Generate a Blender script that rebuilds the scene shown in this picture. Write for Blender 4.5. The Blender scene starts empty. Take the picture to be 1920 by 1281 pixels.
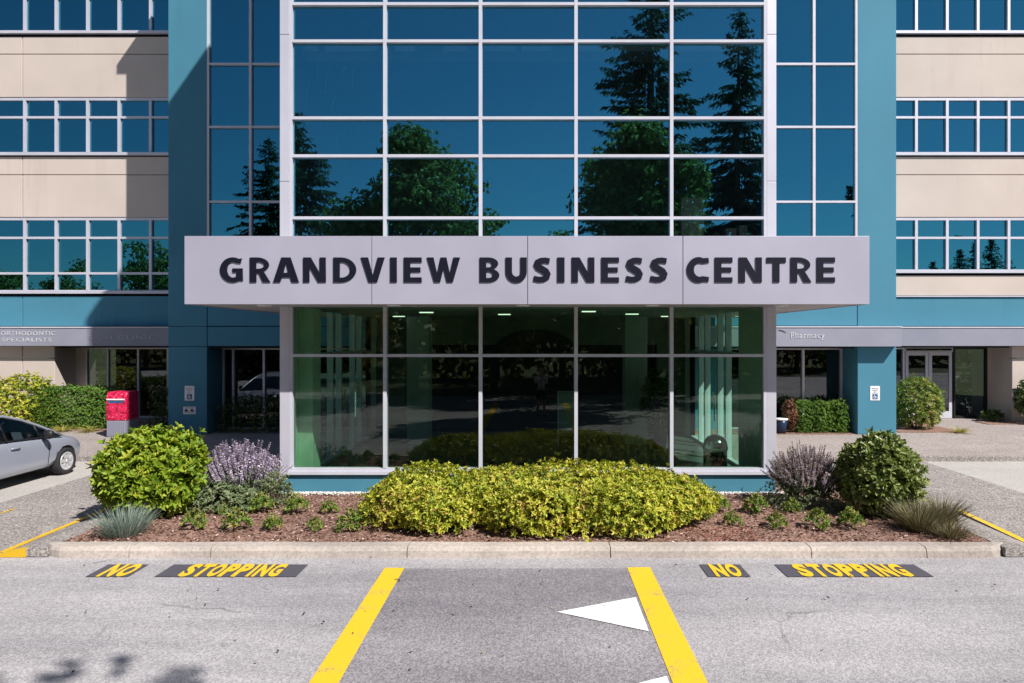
import bpy, bmesh, math, random
import numpy as np
from mathutils import Vector, Matrix

R = math.radians
rng = np.random.default_rng(7)
random.seed(7)
scene = bpy.context.scene
COL = scene.collection

# ------------------------------------------------------------------ camera, sky, sun, exposure
CH = 2.8                                   # lens height above the road
cam_d = bpy.data.cameras.new('camera')
cam = bpy.data.objects.new('camera', cam_d)
COL.objects.link(cam)
cam.location = (0, 0, CH)
cam.rotation_euler = (R(90), 0, 0)
cam_d.sensor_width = 36.0
cam_d.lens = 24.0
cam_d.shift_x = -0.0224
cam_d.shift_y = -0.0030
cam_d.clip_start = 0.05
cam_d.clip_end = 1500
scene.camera = cam

LIGHT = Vector((-0.70, 0.69, -1.0)).normalized()      # the way sunlight travels
SUN_EL = math.asin(-LIGHT.z)
SUN_ROT = math.atan2(-LIGHT.x, -LIGHT.y)
world = bpy.data.worlds.new('World')
scene.world = world
world.use_nodes = True
wn = world.node_tree
for n in list(wn.nodes):
    wn.nodes.remove(n)
w_out = wn.nodes.new('ShaderNodeOutputWorld')
w_bg = wn.nodes.new('ShaderNodeBackground')
w_sky = wn.nodes.new('ShaderNodeTexSky')
w_sky.sky_type = 'NISHITA'
w_sky.sun_disc = False
w_sky.sun_elevation = SUN_EL
w_sky.sun_rotation = SUN_ROT
w_sky.altitude = 50
w_sky.air_density = 1.0
w_sky.dust_density = 0.4
w_sky.ozone_density = 2.5
w_bg.inputs['Strength'].default_value = 0.054
wn.links.new(w_sky.outputs[0], w_bg.inputs['Color'])
wn.links.new(w_bg.outputs[0], w_out.inputs['Surface'])

sun_d = bpy.data.lights.new('sun', 'SUN')
sun_d.energy = 4.6
sun_d.angle = R(0.55)
sun_d.color = (1.0, 0.96, 0.905)
sun = bpy.data.objects.new('sun', sun_d)
COL.objects.link(sun)
sun.rotation_euler = LIGHT.to_track_quat('-Z', 'Y').to_euler()
sun.location = (20, -20, 40)

vs = scene.view_settings
vs.view_transform = 'Standard'
vs.look = 'None'
vs.gamma = 1.0
vs.use_curve_mapping = False
vs.exposure = 0.55
scene.cycles.caustics_reflective = False
scene.cycles.caustics_refractive = False
scene.cycles.transparent_max_bounces = 12
scene.cycles.max_bounces = 8

# ------------------------------------------------------------------ materials
class NT:
    def __init__(self, name):
        self.m = bpy.data.materials.new(name)
        self.m.use_nodes = True
        self.t = self.m.node_tree
        for n in list(self.t.nodes):
            self.t.nodes.remove(n)
        self.out = self.t.nodes.new('ShaderNodeOutputMaterial')
    def n(self, kind, **kw):
        nd = self.t.nodes.new(kind)
        for k, v in kw.items():
            if k in nd.inputs:
                nd.inputs[k].default_value = v
            else:
                setattr(nd, k, v)
        return nd
    def l(self, a, b):
        self.t.links.new(a, b)
    def coords(self, scale=(1, 1, 1)):
        g = self.n('ShaderNodeNewGeometry')
        mp = self.n('ShaderNodeMapping')
        mp.inputs['Scale'].default_value = scale
        self.l(g.outputs['Position'], mp.inputs['Vector'])
        return mp.outputs[0]
    def noise(self, vec, scale, detail=4, rough=0.55):
        nd = self.n('ShaderNodeTexNoise')
        nd.inputs['Scale'].default_value = scale
        nd.inputs['Detail'].default_value = detail
        nd.inputs['Roughness'].default_value = rough
        self.l(vec, nd.inputs['Vector'])
        return nd.outputs[0]
    def ramp(self, fac, stops):
        nd = self.n('ShaderNodeValToRGB')
        e = nd.color_ramp.elements
        while len(e) < len(stops):
            e.new(0.5)
        for i, (p, c) in enumerate(stops):
            e[i].position = p
            e[i].color = (*c, 1) if len(c) == 3 else c
        self.l(fac, nd.inputs[0])
        return nd.outputs[0]
    def mix(self, fac, a, b, mode='MIX'):
        nd = self.n('ShaderNodeMix', data_type='RGBA', blend_type=mode)
        for sock, v in ((nd.inputs[0], fac), (nd.inputs[6], a), (nd.inputs[7], b)):
            if hasattr(v, 'is_output'):
                self.l(v, sock)
            elif isinstance(v, (int, float)):
                sock.default_value = v
            else:
                sock.default_value = (*v, 1)
        return nd.outputs[2]
    def bump(self, h, strength=0.3, dist=0.01):
        nd = self.n('ShaderNodeBump')
        nd.inputs['Strength'].default_value = strength
        nd.inputs['Distance'].default_value = dist
        self.l(h, nd.inputs['Height'])
        return nd.outputs[0]
    def bsdf(self, color, rough=0.6, metal=0.0, normal=None, spec=0.5, coat=0.0):
        p = self.n('ShaderNodeBsdfPrincipled')
        if hasattr(color, 'is_output'):
            self.l(color, p.inputs['Base Color'])
        else:
            p.inputs['Base Color'].default_value = (*color, 1)
        if hasattr(rough, 'is_output'):
            self.l(rough, p.inputs['Roughness'])
        else:
            p.inputs['Roughness'].default_value = rough
        p.inputs['Metallic'].default_value = metal
        p.inputs['Specular IOR Level'].default_value = spec
        p.inputs['Coat Weight'].default_value = coat
        if normal is not None:
            self.l(normal, p.inputs['Normal'])
        self.l(p.outputs[0], self.out.inputs['Surface'])
        return self.m

def mat_plain(name, col, rough=0.6, metal=0.0, var=0.08, scale=3.0, spec=0.4, bump=0.0, coat=0.0):
    t = NT(name)
    v = t.coords()
    n = t.noise(v, scale, 5)
    c = t.mix(t.ramp(n, [(0.3, (0, 0, 0)), (0.7, (1, 1, 1))]), tuple(x * (1 - var) for x in col), tuple(min(1, x * (1 + var)) for x in col))
    nm = t.bump(t.noise(v, 180, 3), bump, 0.004) if bump else None
    return t.bsdf(c, rough, metal, nm, spec, coat)

def mat_wall(name, col, streak=0.12):
    """painted panel with faint vertical rain streaks and broad patches"""
    t = NT(name)
    v1 = t.coords((1, 1, 1))
    v2 = t.coords((3.5, 3.5, 0.18))
    broad = t.ramp(t.noise(v1, 0.5, 5), [(0.3, (0, 0, 0)), (0.72, (1, 1, 1))])
    strk0 = t.ramp(t.noise(v2, 1.1, 6, 0.6), [(0.52, (0, 0, 0)), (0.80, (1, 1, 1))])
    strk = t.mix(1.0, strk0, t.ramp(t.noise(v1, 0.8, 3), [(0.45, (0, 0, 0)), (0.65, (1, 1, 1))]), 'MULTIPLY')
    c = t.mix(broad, tuple(x * 0.93 for x in col), tuple(min(1, x * 1.06) for x in col))
    c2 = t.mix(strk, c, tuple(x * (1 - streak * 2) for x in col))
    fine = t.noise(v1, 90, 3)
    return t.bsdf(c2, 0.75, 0, t.bump(fine, 0.10, 0.004), 0.25)

def mat_ground(name, base, lo, hi, big=0.12, sp=75.0, bump=0.5, tracks=False, rough=0.9):
    """stony surface: fine aggregate speckle over broad wear patches"""
    t = NT(name)
    v = t.coords()
    s1 = t.noise(v, sp, 2, 0.6)
    s2 = t.noise(v, sp * 2.3, 2, 0.6)
    vo = t.n('ShaderNodeTexVoronoi', feature='F1')
    vo.inputs['Scale'].default_value = sp * 0.9
    t.l(v, vo.inputs['Vector'])
    c = t.ramp(s1, [(0.30, lo), (0.5, base), (0.70, hi)])
    bw = t.n('ShaderNodeRGBToBW')
    t.l(vo.outputs['Color'], bw.inputs[0])
    cell = t.ramp(bw.outputs[0], [(0.22, lo), (0.5, base), (0.78, hi)])
    c = t.mix(0.55, c, cell)
    c = t.mix(t.ramp(s2, [(0.55, (0, 0, 0)), (0.75, (0.75, 0.75, 0.75))]), c, hi)
    b1 = t.ramp(t.noise(v, 0.45, 6, 0.6), [(0.3, (1 - big,) * 3), (0.7, (1 + big,) * 3)])
    b2 = t.ramp(t.noise(t.coords((0.35, 1.6, 1)), 1.1, 6, 0.62), [(0.3, (1 - big * 0.7,) * 3), (0.72, (1 + big * 0.7,) * 3)])
    c = t.mix(1.0, c, b1, 'MULTIPLY')
    c = t.mix(1.0, c, b2, 'MULTIPLY')
    # scattered dark oil spots
    sp_n = t.ramp(t.noise(v, 2.3, 4, 0.6), [(0.68, (1, 1, 1)), (0.74, (0.62, 0.62, 0.64))])
    c = t.mix(1.0, c, sp_n, 'MULTIPLY')
    if tracks:
        # pale worn sweeps and darker wheel tracks along the lane, and a few hairline cracks
        w = t.n('ShaderNodeTexNoise')
        w.inputs['Scale'].default_value = 0.35; w.inputs['Detail'].default_value = 5; w.inputs['Roughness'].default_value = 0.62; w.inputs['Distortion'].default_value = 0.6
        t.l(t.coords((0.30, 2.1, 1)), w.inputs['Vector'])
        c = t.mix(1.0, c, t.ramp(w.outputs[0], [(0.34, (0.80, 0.80, 0.82)), (0.5, (1, 1, 1)), (0.66, (1.17, 1.16, 1.15))]), 'MULTIPLY')
        vc = t.n('ShaderNodeTexVoronoi', feature='DISTANCE_TO_EDGE')
        vc.inputs['Scale'].default_value = 0.42
        wv = t.n('ShaderNodeMix', data_type='VECTOR')
        wv.inputs[0].default_value = 0.16
        nz = t.n('ShaderNodeTexNoise')
        nz.inputs['Scale'].default_value = 3.0; nz.inputs['Detail'].default_value = 5
        t.l(v, nz.inputs['Vector'])
        t.l(v, wv.inputs[4]); t.l(nz.outputs['Color'], wv.inputs[5])
        t.l(wv.outputs[1], vc.inputs['Vector'])
        line = t.ramp(vc.outputs['Distance'], [(0.0015, (1, 1, 1)), (0.005, (0, 0, 0))])
        gate = t.ramp(t.noise(v, 0.5, 3), [(0.52, (0, 0, 0)), (0.62, (0.55, 0.55, 0.55))])
        c = t.mix(t.mix(1.0, line, gate, 'MULTIPLY'), c, (0.07, 0.065, 0.065))
    h = t.mix(0.5, s1, vo.outputs['Distance'])
    return t.bsdf(c, rough, 0, t.bump(h, bump, 0.006), 0.2)

def mat_paint(name, col, wear_col, wear=0.505):
    t = NT(name)
    v = t.coords()
    n = t.noise(v, 60, 4, 0.7)
    n2 = t.noise(v, 3.0, 5, 0.6)
    m = t.n('ShaderNodeMath', operation='MULTIPLY')
    t.l(n, m.inputs[0]); t.l(n2, m.inputs[1])
    f = t.ramp(m.outputs[0], [(wear * 0.62, (0, 0, 0)), (wear * 0.75, (1, 1, 1))])
    c = t.mix(f, col, wear_col)
    c = t.mix(t.ramp(n2, [(0.3, (0.25,) * 3), (0.7, (0, 0, 0))]), c, tuple(x * 0.82 for x in col))
    return t.bsdf(c, 0.7, 0, t.bump(n, 0.3, 0.004), 0.3)

def mat_glass(name, refl, trans, fac, rough=0.0, wave=0.0, edge=0.6):
    """coated glazing: part mirror, part tinted see-through"""
    t = NT(name)
    g = t.n('ShaderNodeBsdfGlossy')
    g.inputs['Color'].default_value = (*refl, 1)
    g.inputs['Roughness'].default_value = rough
    if wave:
        t.l(t.bump(t.noise(t.coords(), 0.55, 2, 0.4), wave, 0.02), g.inputs['Normal'])
    tr = t.n('ShaderNodeBsdfTransparent')
    tr.inputs['Color'].default_value = (*trans, 1)
    lw = t.n('ShaderNodeLayerWeight')
    lw.inputs['Blend'].default_value = 0.25
    mr = t.n('ShaderNodeMapRange')
    mr.inputs['To Min'].default_value = fac
    mr.inputs['To Max'].default_value = min(1.0, fac + edge)
    t.l(lw.outputs['Fresnel'], mr.inputs['Value'])
    mx = t.n('ShaderNodeMixShader')
    t.l(mr.outputs[0], mx.inputs[0]); t.l(tr.outputs[0], mx.inputs[1]); t.l(g.outputs[0], mx.inputs[2])
    t.l(mx.outputs[0], t.out.inputs['Surface'])
    return t.m

def mat_leaf(name, stops, trans=0.3, rough=0.5, spec=0.35):
    """stops: colours spread over the random number every leaf carries"""
    t = NT(name)
    a = t.n('ShaderNodeAttribute', attribute_name='rnd')
    c = t.ramp(a.outputs['Fac'], stops)
    p = t.n('ShaderNodeBsdfPrincipled')
    t.l(c, p.inputs['Base Color'])
    p.inputs['Roughness'].default_value = rough
    p.inputs['Specular IOR Level'].default_value = spec
    tl = t.n('ShaderNodeBsdfTranslucent')
    hs = t.n('ShaderNodeHueSaturation')
    hs.inputs['Value'].default_value = 1.15
    hs.inputs['Saturation'].default_value = 1.1
    t.l(c, hs.inputs['Color']); t.l(hs.outputs[0], tl.inputs['Color'])
    mx = t.n('ShaderNodeMixShader')
    mx.inputs[0].default_value = trans
    t.l(p.outputs[0], mx.inputs[1]); t.l(tl.outputs[0], mx.inputs[2])
    t.l(mx.outputs[0], t.out.inputs['Surface'])
    return t.m

M = {}
M['beige'] = mat_wall('beige_panel', (0.555, 0.475, 0.425), 0.08)
M['teal'] = mat_wall('teal_paint', (0.062, 0.215, 0.305), 0.08)
M['joint'] = mat_plain('joint_shadow_gap', (0.05, 0.05, 0.05), 0.9)
M['silver'] = mat_plain('silver_aluminium', (0.60, 0.59, 0.67), 0.42, 0.25, 0.06, 1.2)
M['white_metal'] = mat_plain('white_aluminium', (0.55, 0.55, 0.62), 0.4, 0.0, 0.06, 2)
M['fascia'] = mat_plain('grey_fascia_sheet', (0.425, 0.412, 0.505), 0.45, 0.15, 0.10, 0.45)
M['soffit'] = mat_plain('soffit_sheet', (0.42, 0.40, 0.42), 0.6, 0, 0.05)
M['awning'] = mat_plain('grey_awning_sheet', (0.255, 0.26, 0.325), 0.6, 0, 0.1, 0.8)
M['letter'] = mat_plain('navy_letter_face', (0.007, 0.008, 0.018), 0.55, 0, 0.1, 3.0, 0.2)
M['letter_side'] = mat_plain('grey_letter_return', (0.12, 0.12, 0.15), 0.5)
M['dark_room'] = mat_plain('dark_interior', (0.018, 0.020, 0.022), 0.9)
M['room_wall'] = mat_plain('interior_plaster', (0.34, 0.36, 0.34), 0.9)
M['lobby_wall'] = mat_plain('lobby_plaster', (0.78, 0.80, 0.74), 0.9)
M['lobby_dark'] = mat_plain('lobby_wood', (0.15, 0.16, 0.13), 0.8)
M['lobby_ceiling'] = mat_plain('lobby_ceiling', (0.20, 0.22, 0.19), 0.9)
M['tile'] = mat_plain('lobby_floor_tile', (0.10, 0.105, 0.10), 0.35, 0, 0.2, 4)
M['chrome'] = mat_plain('polished_steel', (0.6, 0.6, 0.6), 0.15, 1.0, 0.02)
M['glass_up'] = mat_glass('blue_reflective_glass', (0.12, 0.60, 0.82), (0.70, 0.82, 0.80), 0.49, wave=0.06)
M['glass_wing'] = mat_glass('blue_window_glass', (0.095, 0.47, 0.64), (0.12, 0.20, 0.25), 0.58, wave=0.06)
M['glass_low'] = mat_glass('green_clear_glass', (0.75, 0.85, 0.78), (0.52, 0.84, 0.62), 0.085, wave=0.04)
M['glass_side'] = mat_glass('clear_side_glass', (0.9, 0.95, 0.92), (0.80, 0.97, 0.92), 0.05, edge=0.25)
M['glass_shop'] = mat_glass('dark_shop_glass', (0.80, 0.85, 0.88), (0.26, 0.30, 0.30), 0.11, wave=0.03)
M['asphalt'] = mat_ground('worn_asphalt', (0.335, 0.318, 0.328), (0.205, 0.192, 0.20), (0.50, 0.48, 0.49), 0.13, 72, tracks=True)
M['asphalt_dark'] = mat_ground('crossing_asphalt', (0.24, 0.222, 0.236), (0.13, 0.118, 0.128), (0.40, 0.378, 0.395), 0.13, 72, tracks=True)
M['concrete'] = mat_ground('pale_concrete', (0.42, 0.395, 0.37), (0.34, 0.32, 0.30), (0.50, 0.47, 0.45), 0.07, 45, 0.2)
M['kerb'] = mat_ground('kerb_concrete', (0.42, 0.365, 0.325), (0.32, 0.275, 0.245), (0.49, 0.43, 0.385), 0.26, 35, 0.2)
M['aggregate'] = mat_ground('exposed_aggregate', (0.25, 0.222, 0.21), (0.06, 0.052, 0.05), (0.55, 0.50, 0.47), 0.10, 58, 0.8)
M['paving'] = mat_ground('pinkish_aggregate_paving', (0.31, 0.262, 0.245), (0.12, 0.10, 0.095), (0.54, 0.475, 0.445), 0.10, 60, 0.6)
M['mulch'] = mat_ground('bark_mulch', (0.225, 0.125, 0.095), (0.09, 0.045, 0.034), (0.42, 0.28, 0.225), 0.2, 40, 1.0)
M['soil'] = mat_ground('soil_and_turf', (0.07, 0.08, 0.035), (0.03, 0.04, 0.02), (0.12, 0.13, 0.06), 0.25, 20, 0.6)
M['pebble'] = mat_plain('white_pebble', (0.62, 0.60, 0.57), 0.8, 0, 0.25, 30)
M['yellow'] = mat_paint('yellow_road_paint', (0.78, 0.50, 0.025), (0.30, 0.25, 0.15))
M['yellow_old'] = mat_paint('worn_yellow_paint', (0.70, 0.42, 0.02), (0.24, 0.20, 0.12), 0.48)
M['white_paint'] = mat_paint('white_road_paint', (0.82, 0.82, 0.82), (0.45, 0.43, 0.42), 0.75)
M['black_paint'] = mat_paint('dark_backing_paint', (0.085, 0.08, 0.10), (0.20, 0.19, 0.19), 0.60)
M['bark'] = mat_plain('bark', (0.09, 0.065, 0.045), 0.9, 0, 0.4, 12, bump=0.5)
M['twig'] = mat_plain('twig', (0.10, 0.07, 0.045), 0.9, 0, 0.3, 20)
M['sign_white'] = mat_plain('sign_white', (0.80, 0.80, 0.82), 0.4, 0, 0.03)
M['sign_dark'] = mat_plain('sign_print', (0.03, 0.035, 0.05), 0.5)
M['sign_blue'] = mat_plain('sign_blue', (0.02, 0.10, 0.25), 0.4)
M['car'] = mat_plain('silver_blue_car_paint', (0.40, 0.43, 0.52), 0.30, 0.35, 0.03, 0.8, 0.5, coat=0.6)
M['car_glass'] = mat_glass('car_glass', (0.9, 0.95, 1.0), (0.10, 0.13, 0.14), 0.14)
M['rubber'] = mat_plain('tyre_rubber', (0.022, 0.022, 0.024), 0.85, 0, 0.2, 15)
M['black_plastic'] = mat_plain('black_plastic', (0.012, 0.012, 0.014), 0.5)
M['rim'] = mat_plain('wheel_alloy', (0.62, 0.62, 0.64), 0.35, 0.4, 0.04)
M['lamp_lens'] = mat_plain('lamp_lens', (0.55, 0.57, 0.60), 0.1, 0.2)
M['skin'] = mat_plain('skin', (0.55, 0.33, 0.24), 0.55)
M['shirt'] = mat_plain('white_shirt', (0.70, 0.70, 0.70), 0.8)
M['shorts'] = mat_plain('dark_shorts', (0.02, 0.022, 0.03), 0.85)
M['hair'] = mat_plain('dark_hair', (0.02, 0.014, 0.01), 0.6)
M['navy_pot'] = mat_plain('navy_glaze', (0.012, 0.03, 0.075), 0.3)
M['shelf'] = mat_plain('shelf_stock', (0.10, 0.085, 0.06), 0.8, 0, 0.8, 6)
M['dead'] = mat_leaf('dry_brown_leaves', [(0.0, (0.14, 0.055, 0.03)), (0.6, (0.24, 0.11, 0.07)), (1.0, (0.30, 0.20, 0.10))], 0.15)
M['lf_gold'] = mat_leaf('golden_green_leaves', [(0.0, (0.10, 0.15, 0.015)), (0.3, (0.28, 0.34, 0.03)), (0.65, (0.52, 0.51, 0.05)), (0.93, (0.68, 0.61, 0.12)), (1.0, (0.30, 0.16, 0.06))], 0.26)
M['lf_lime'] = mat_leaf('lime_leaves', [(0.0, (0.10, 0.19, 0.016)), (0.5, (0.23, 0.33, 0.025)), (1.0, (0.42, 0.44, 0.05))], 0.28)
M['lf_deep'] = mat_leaf('deep_green_leaves', [(0.0, (0.035, 0.065, 0.018)), (0.6, (0.075, 0.12, 0.028)), (1.0, (0.19, 0.24, 0.06))], 0.22, 0.4)
M['lf_olive'] = mat_leaf('olive_leaves', [(0.0, (0.07, 0.11, 0.025)), (0.55, (0.18, 0.23, 0.055)), (1.0, (0.40, 0.44, 0.17))], 0.25, 0.33)
M['lf_hedge'] = mat_leaf('clipped_hedge_leaves', [(0.0, (0.05, 0.12, 0.018)), (0.6, (0.11, 0.22, 0.028)), (1.0, (0.20, 0.31, 0.05))], 0.25)
M['lf_young'] = mat_leaf('young_plant_leaves', [(0.0, (0.08, 0.15, 0.025)), (0.6, (0.20, 0.29, 0.05)), (1.0, (0.38, 0.34, 0.10))], 0.28)
M['lf_sage'] = mat_leaf('sage_leaves', [(0.0, (0.10, 0.14, 0.06)), (0.6, (0.19, 0.24, 0.12)), (1.0, (0.34, 0.36, 0.21))], 0.25)
M['lav'] = mat_leaf('lavender_flowers', [(0.0, (0.36, 0.29, 0.40)), (0.6, (0.58, 0.48, 0.61)), (1.0, (0.75, 0.66, 0.77))], 0.25)
M['lav_dry'] = mat_leaf('faded_lavender', [(0.0, (0.17, 0.12, 0.11)), (0.5, (0.31, 0.235, 0.235)), (0.85, (0.42, 0.34, 0.36)), (1.0, (0.36, 0.28, 0.44))], 0.2)
M['fescue'] = mat_leaf('blue_fescue', [(0.0, (0.12, 0.17, 0.13)), (0.6, (0.26, 0.33, 0.28)), (1.0, (0.40, 0.44, 0.36))], 0.2)
M['straw'] = mat_leaf('straw_grass', [(0.0, (0.10, 0.10, 0.045)), (0.6, (0.20, 0.175, 0.09)), (1.0, (0.32, 0.27, 0.16))], 0.2)
M['tuft'] = mat_leaf('yellow_grass', [(0.0, (0.25, 0.24, 0.04)), (1.0, (0.48, 0.42, 0.12))], 0.25)
M['maple'] = mat_leaf('maple_leaves', [(0.0, (0.10, 0.115, 0.03)), (0.6, (0.25, 0.23, 0.055)), (1.0, (0.46, 0.39, 0.15))], 0.55)
M['fir'] = mat_leaf('fir_needles', [(0.0, (0.035, 0.05, 0.026)), (0.6, (0.075, 0.095, 0.045)), (1.0, (0.14, 0.15, 0.075))], 0.25, 0.6)

def lamp_mat():
    t = NT('lit_ceiling_panel')
    e = t.n('ShaderNodeEmission')
    e.inputs['Color'].default_value = (1.0, 0.95, 0.85, 1)
    e.inputs['Strength'].default_value = 1.1
    t.l(e.outputs[0], t.out.inputs['Surface'])
    return t.m
M['lamp_on'] = lamp_mat()

def mailbox_mat():
    t = NT('red_leaf_print')
    v = t.coords()
    vo = t.n('ShaderNodeTexVoronoi', feature='F1')
    vo.inputs['Scale'].default_value = 13
    t.l(v, vo.inputs['Vector'])
    n = t.noise(v, 15, 2)
    f = t.ramp(n, [(0.47, (0, 0, 0)), (0.53, (1, 1, 1))])
    c = t.mix(f, (0.36, 0.006, 0.035), (0.66, 0.02, 0.09))
    f2 = t.ramp(vo.outputs['Distance'], [(0.12, (1, 1, 1)), (0.22, (0, 0, 0))])
    c = t.mix(f2, c, (0.80, 0.30, 0.38))
    return t.bsdf(c, 0.4, 0, None, 0.4)
M['mailbox'] = mailbox_mat()

# ------------------------------------------------------------------ helpers
def props(o, label=None, cat=None, group=None, kind=None):
    if label: o['label'] = label
    if cat: o['category'] = cat
    if group: o['group'] = group
    if kind: o['kind'] = kind
    return o

def thing(name, label, cat, loc=(0, 0, 0), rz=0.0, group=None):
    o = bpy.data.objects.new(name, None)
    o.empty_display_size = 0.2
    COL.objects.link(o)
    o.location = loc
    o.rotation_euler = (0, 0, rz)
    return props(o, label, cat, group)

def link_mesh(name, me, mat=None, parent=None):
    o = bpy.data.objects.new(name, me)
    COL.objects.link(o)
    if mat is not None and not me.materials:
        me.materials.append(mat)
    if parent is not None:
        o.parent = parent
    return o

def base_of(parent):
    """where the root of this part stands: part meshes are written relative to it"""
    p = parent
    while p is not None and p.parent is not None:
        p = p.parent
    return Vector(p.location) if p is not None else Vector((0, 0, 0))

class MB:
    def __init__(self):
        self.v = []; self.f = []; self.mi = []
    def add(self, vs, fs, m=0):
        k = len(self.v)
        self.v += [tuple(p) for p in vs]
        self.f += [tuple(i + k for i in f) for f in fs]
        self.mi += [m] * len(fs)
        return self
    def box(self, x0, x1, y0, y1, z0, z1, m=0):
        if x1 < x0: x0, x1 = x1, x0
        return self.add([(x0, y0, z0), (x1, y0, z0), (x1, y1, z0), (x0, y1, z0), (x0, y0, z1), (x1, y0, z1), (x1, y1, z1), (x0, y1, z1)],
                        [(0, 3, 2, 1), (4, 5, 6, 7), (0, 1, 5, 4), (1, 2, 6, 5), (2, 3, 7, 6), (3, 0, 4, 7)], m)
    def prism(self, pts, z0, z1):
        n = len(pts)
        self.add([(x, y, z0) for x, y in pts] + [(x, y, z1) for x, y in pts],
                 [tuple(reversed(range(n))), tuple(range(n, 2 * n))] + [(i, (i + 1) % n, n + (i + 1) % n, n + i) for i in range(n)])
        return self
    def quad(self, a, b, c, d):
        return self.add([a, b, c, d], [(0, 1, 2, 3)])
    def tube(self, pts, rad, seg=6, cap=True):
        pts = [Vector(p) for p in pts]
        if not isinstance(rad, (list, tuple)):
            rad = [rad] * len(pts)
        vs = []; fs = []
        for i, p in enumerate(pts):
            d = (pts[min(i + 1, len(pts) - 1)] - pts[max(i - 1, 0)]).normalized()
            a = d.orthogonal().normalized() if abs(d.z) > 0.9 else d.cross(Vector((0, 0, 1))).normalized()
            b = d.cross(a)
            for k in range(seg):
                t = 2 * math.pi * k / seg
                vs.append(p + (a * math.cos(t) + b * math.sin(t)) * rad[i])
        for i in range(len(pts) - 1):
            for k in range(seg):
                k2 = (k + 1) % seg
                fs.append((i * seg + k, i * seg + k2, (i + 1) * seg + k2, (i + 1) * seg + k))
        if cap:
            fs.append(tuple(reversed(range(seg))))
            fs.append(tuple(range((len(pts) - 1) * seg, len(pts) * seg)))
        return self.add(vs, fs)
    def lathe(self, prof, c=(0, 0, 0), axis='z', seg=24):
        """prof: (radius, height) pairs round an axis through c"""
        vs = []; fs = []
        for r, h in prof:
            for k in range(seg):
                t = 2 * math.pi * k / seg
                if axis == 'z': p = (c[0] + r * math.cos(t), c[1] + r * math.sin(t), c[2] + h)
                else: p = (c[0] + h, c[1] + r * math.cos(t), c[2] + r * math.sin(t))
                vs.append(p)
        for i in range(len(prof) - 1):
            for k in range(seg):
                k2 = (k + 1) % seg
                fs.append((i * seg + k, i * seg + k2, (i + 1) * seg + k2, (i + 1) * seg + k))
        fs.append(tuple(reversed(range(seg)))); fs.append(tuple(range((len(prof) - 1) * seg, len(prof) * seg)))
        return self.add(vs, fs)
    def build(self, name, mat, parent=None, smooth=False, bevel=0.0, local=False, seg=2):
        me = bpy.data.meshes.new(name)
        off = Vector((0, 0, 0)) if local else base_of(parent)
        me.from_pydata([(v[0] - off.x, v[1] - off.y, v[2] - off.z) for v in self.v], [], self.f)
        mats = mat if isinstance(mat, (list, tuple)) else [mat]
        for m in mats:
            me.materials.append(m)
        if len(mats) > 1:
            me.polygons.foreach_set('material_index', self.mi)
        if smooth:
            me.polygons.foreach_set('use_smooth', [True] * len(me.polygons))
        o = link_mesh(name, me, None, parent)
        if bevel:
            b = o.modifiers.new('bevel', 'BEVEL')
            b.width = bevel; b.segments = seg; b.limit_method = 'ANGLE'
        return o

def struct(name, mb, mat, bevel=0.0):
    return props(mb.build(name, mat, bevel=bevel), kind='structure')

def np_mesh(name, V, F, mat, rnd=None, smooth=False):
    me = bpy.data.meshes.new(name)
    V = np.asarray(V, dtype=np.float32); F = np.asarray(F, dtype=np.int32)
    nv, nf, k = len(V), len(F), F.shape[1]
    me.vertices.add(nv)
    me.vertices.foreach_set('co', V.ravel())
    me.loops.add(nf * k)
    me.loops.foreach_set('vertex_index', F.ravel())
    me.polygons.add(nf)
    me.polygons.foreach_set('loop_start', np.arange(nf, dtype=np.int32) * k)
    me.polygons.foreach_set('loop_total', np.full(nf, k, dtype=np.int32))
    if rnd is not None:
        a = me.attributes.new('rnd', 'FLOAT', 'POINT')
        a.data.foreach_set('value', np.asarray(rnd, dtype=np.float32))
    me.update(calc_edges=True)
    me.validate()
    me.materials.append(mat)
    return me

def unit(a):
    return a / (np.linalg.norm(a, axis=1, keepdims=True) + 1e-9)

def leaf_arrays(P, D, Nn, L, W, rnd, fold=0.25, droop=0.15):
    """six-vertex folded leaves: P base, D direction, Nn upper side"""
    D = unit(D); S = unit(np.cross(D, Nn)); U = np.cross(S, D)
    L = L[:, None]; W = W[:, None]
    b = P
    tip = P + D * L - U * L * droop
    l1 = P + D * L * 0.35 + S * W * 0.5 + U * W * fold
    l2 = P + D * L * 0.72 + S * W * 0.38 + U * (W * fold * 0.7 - L * droop * 0.45)
    r1 = P + D * L * 0.35 - S * W * 0.5 + U * W * fold
    r2 = P + D * L * 0.72 - S * W * 0.38 + U * (W * fold * 0.7 - L * droop * 0.45)
    V = np.stack([b, l1, l2, tip, r2, r1], axis=1).reshape(-1, 3)
    n = len(P)
    k = (np.arange(n) * 6)[:, None]
    F = np.concatenate([k + np.array([0, 3, 2, 1]), k + np.array([0, 5, 4, 3])], axis=0)
    return V, F, np.repeat(rnd, 6)

def cat_arrays(parts):
    V = []; F = []; Rn = []; o = 0
    for v, f, r in parts:
        V.append(v); F.append(f + o); Rn.append(r); o += len(v)
    return np.concatenate(V), np.concatenate(F), np.concatenate(Rn)

def rand_dirs(n, zmin=-1.0):
    z = rng.uniform(zmin, 1, n); t = rng.uniform(0, 2 * np.pi, n)
    r = np.sqrt(1 - z * z)
    return np.stack([r * np.cos(t), r * np.sin(t), z], 1)

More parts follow.
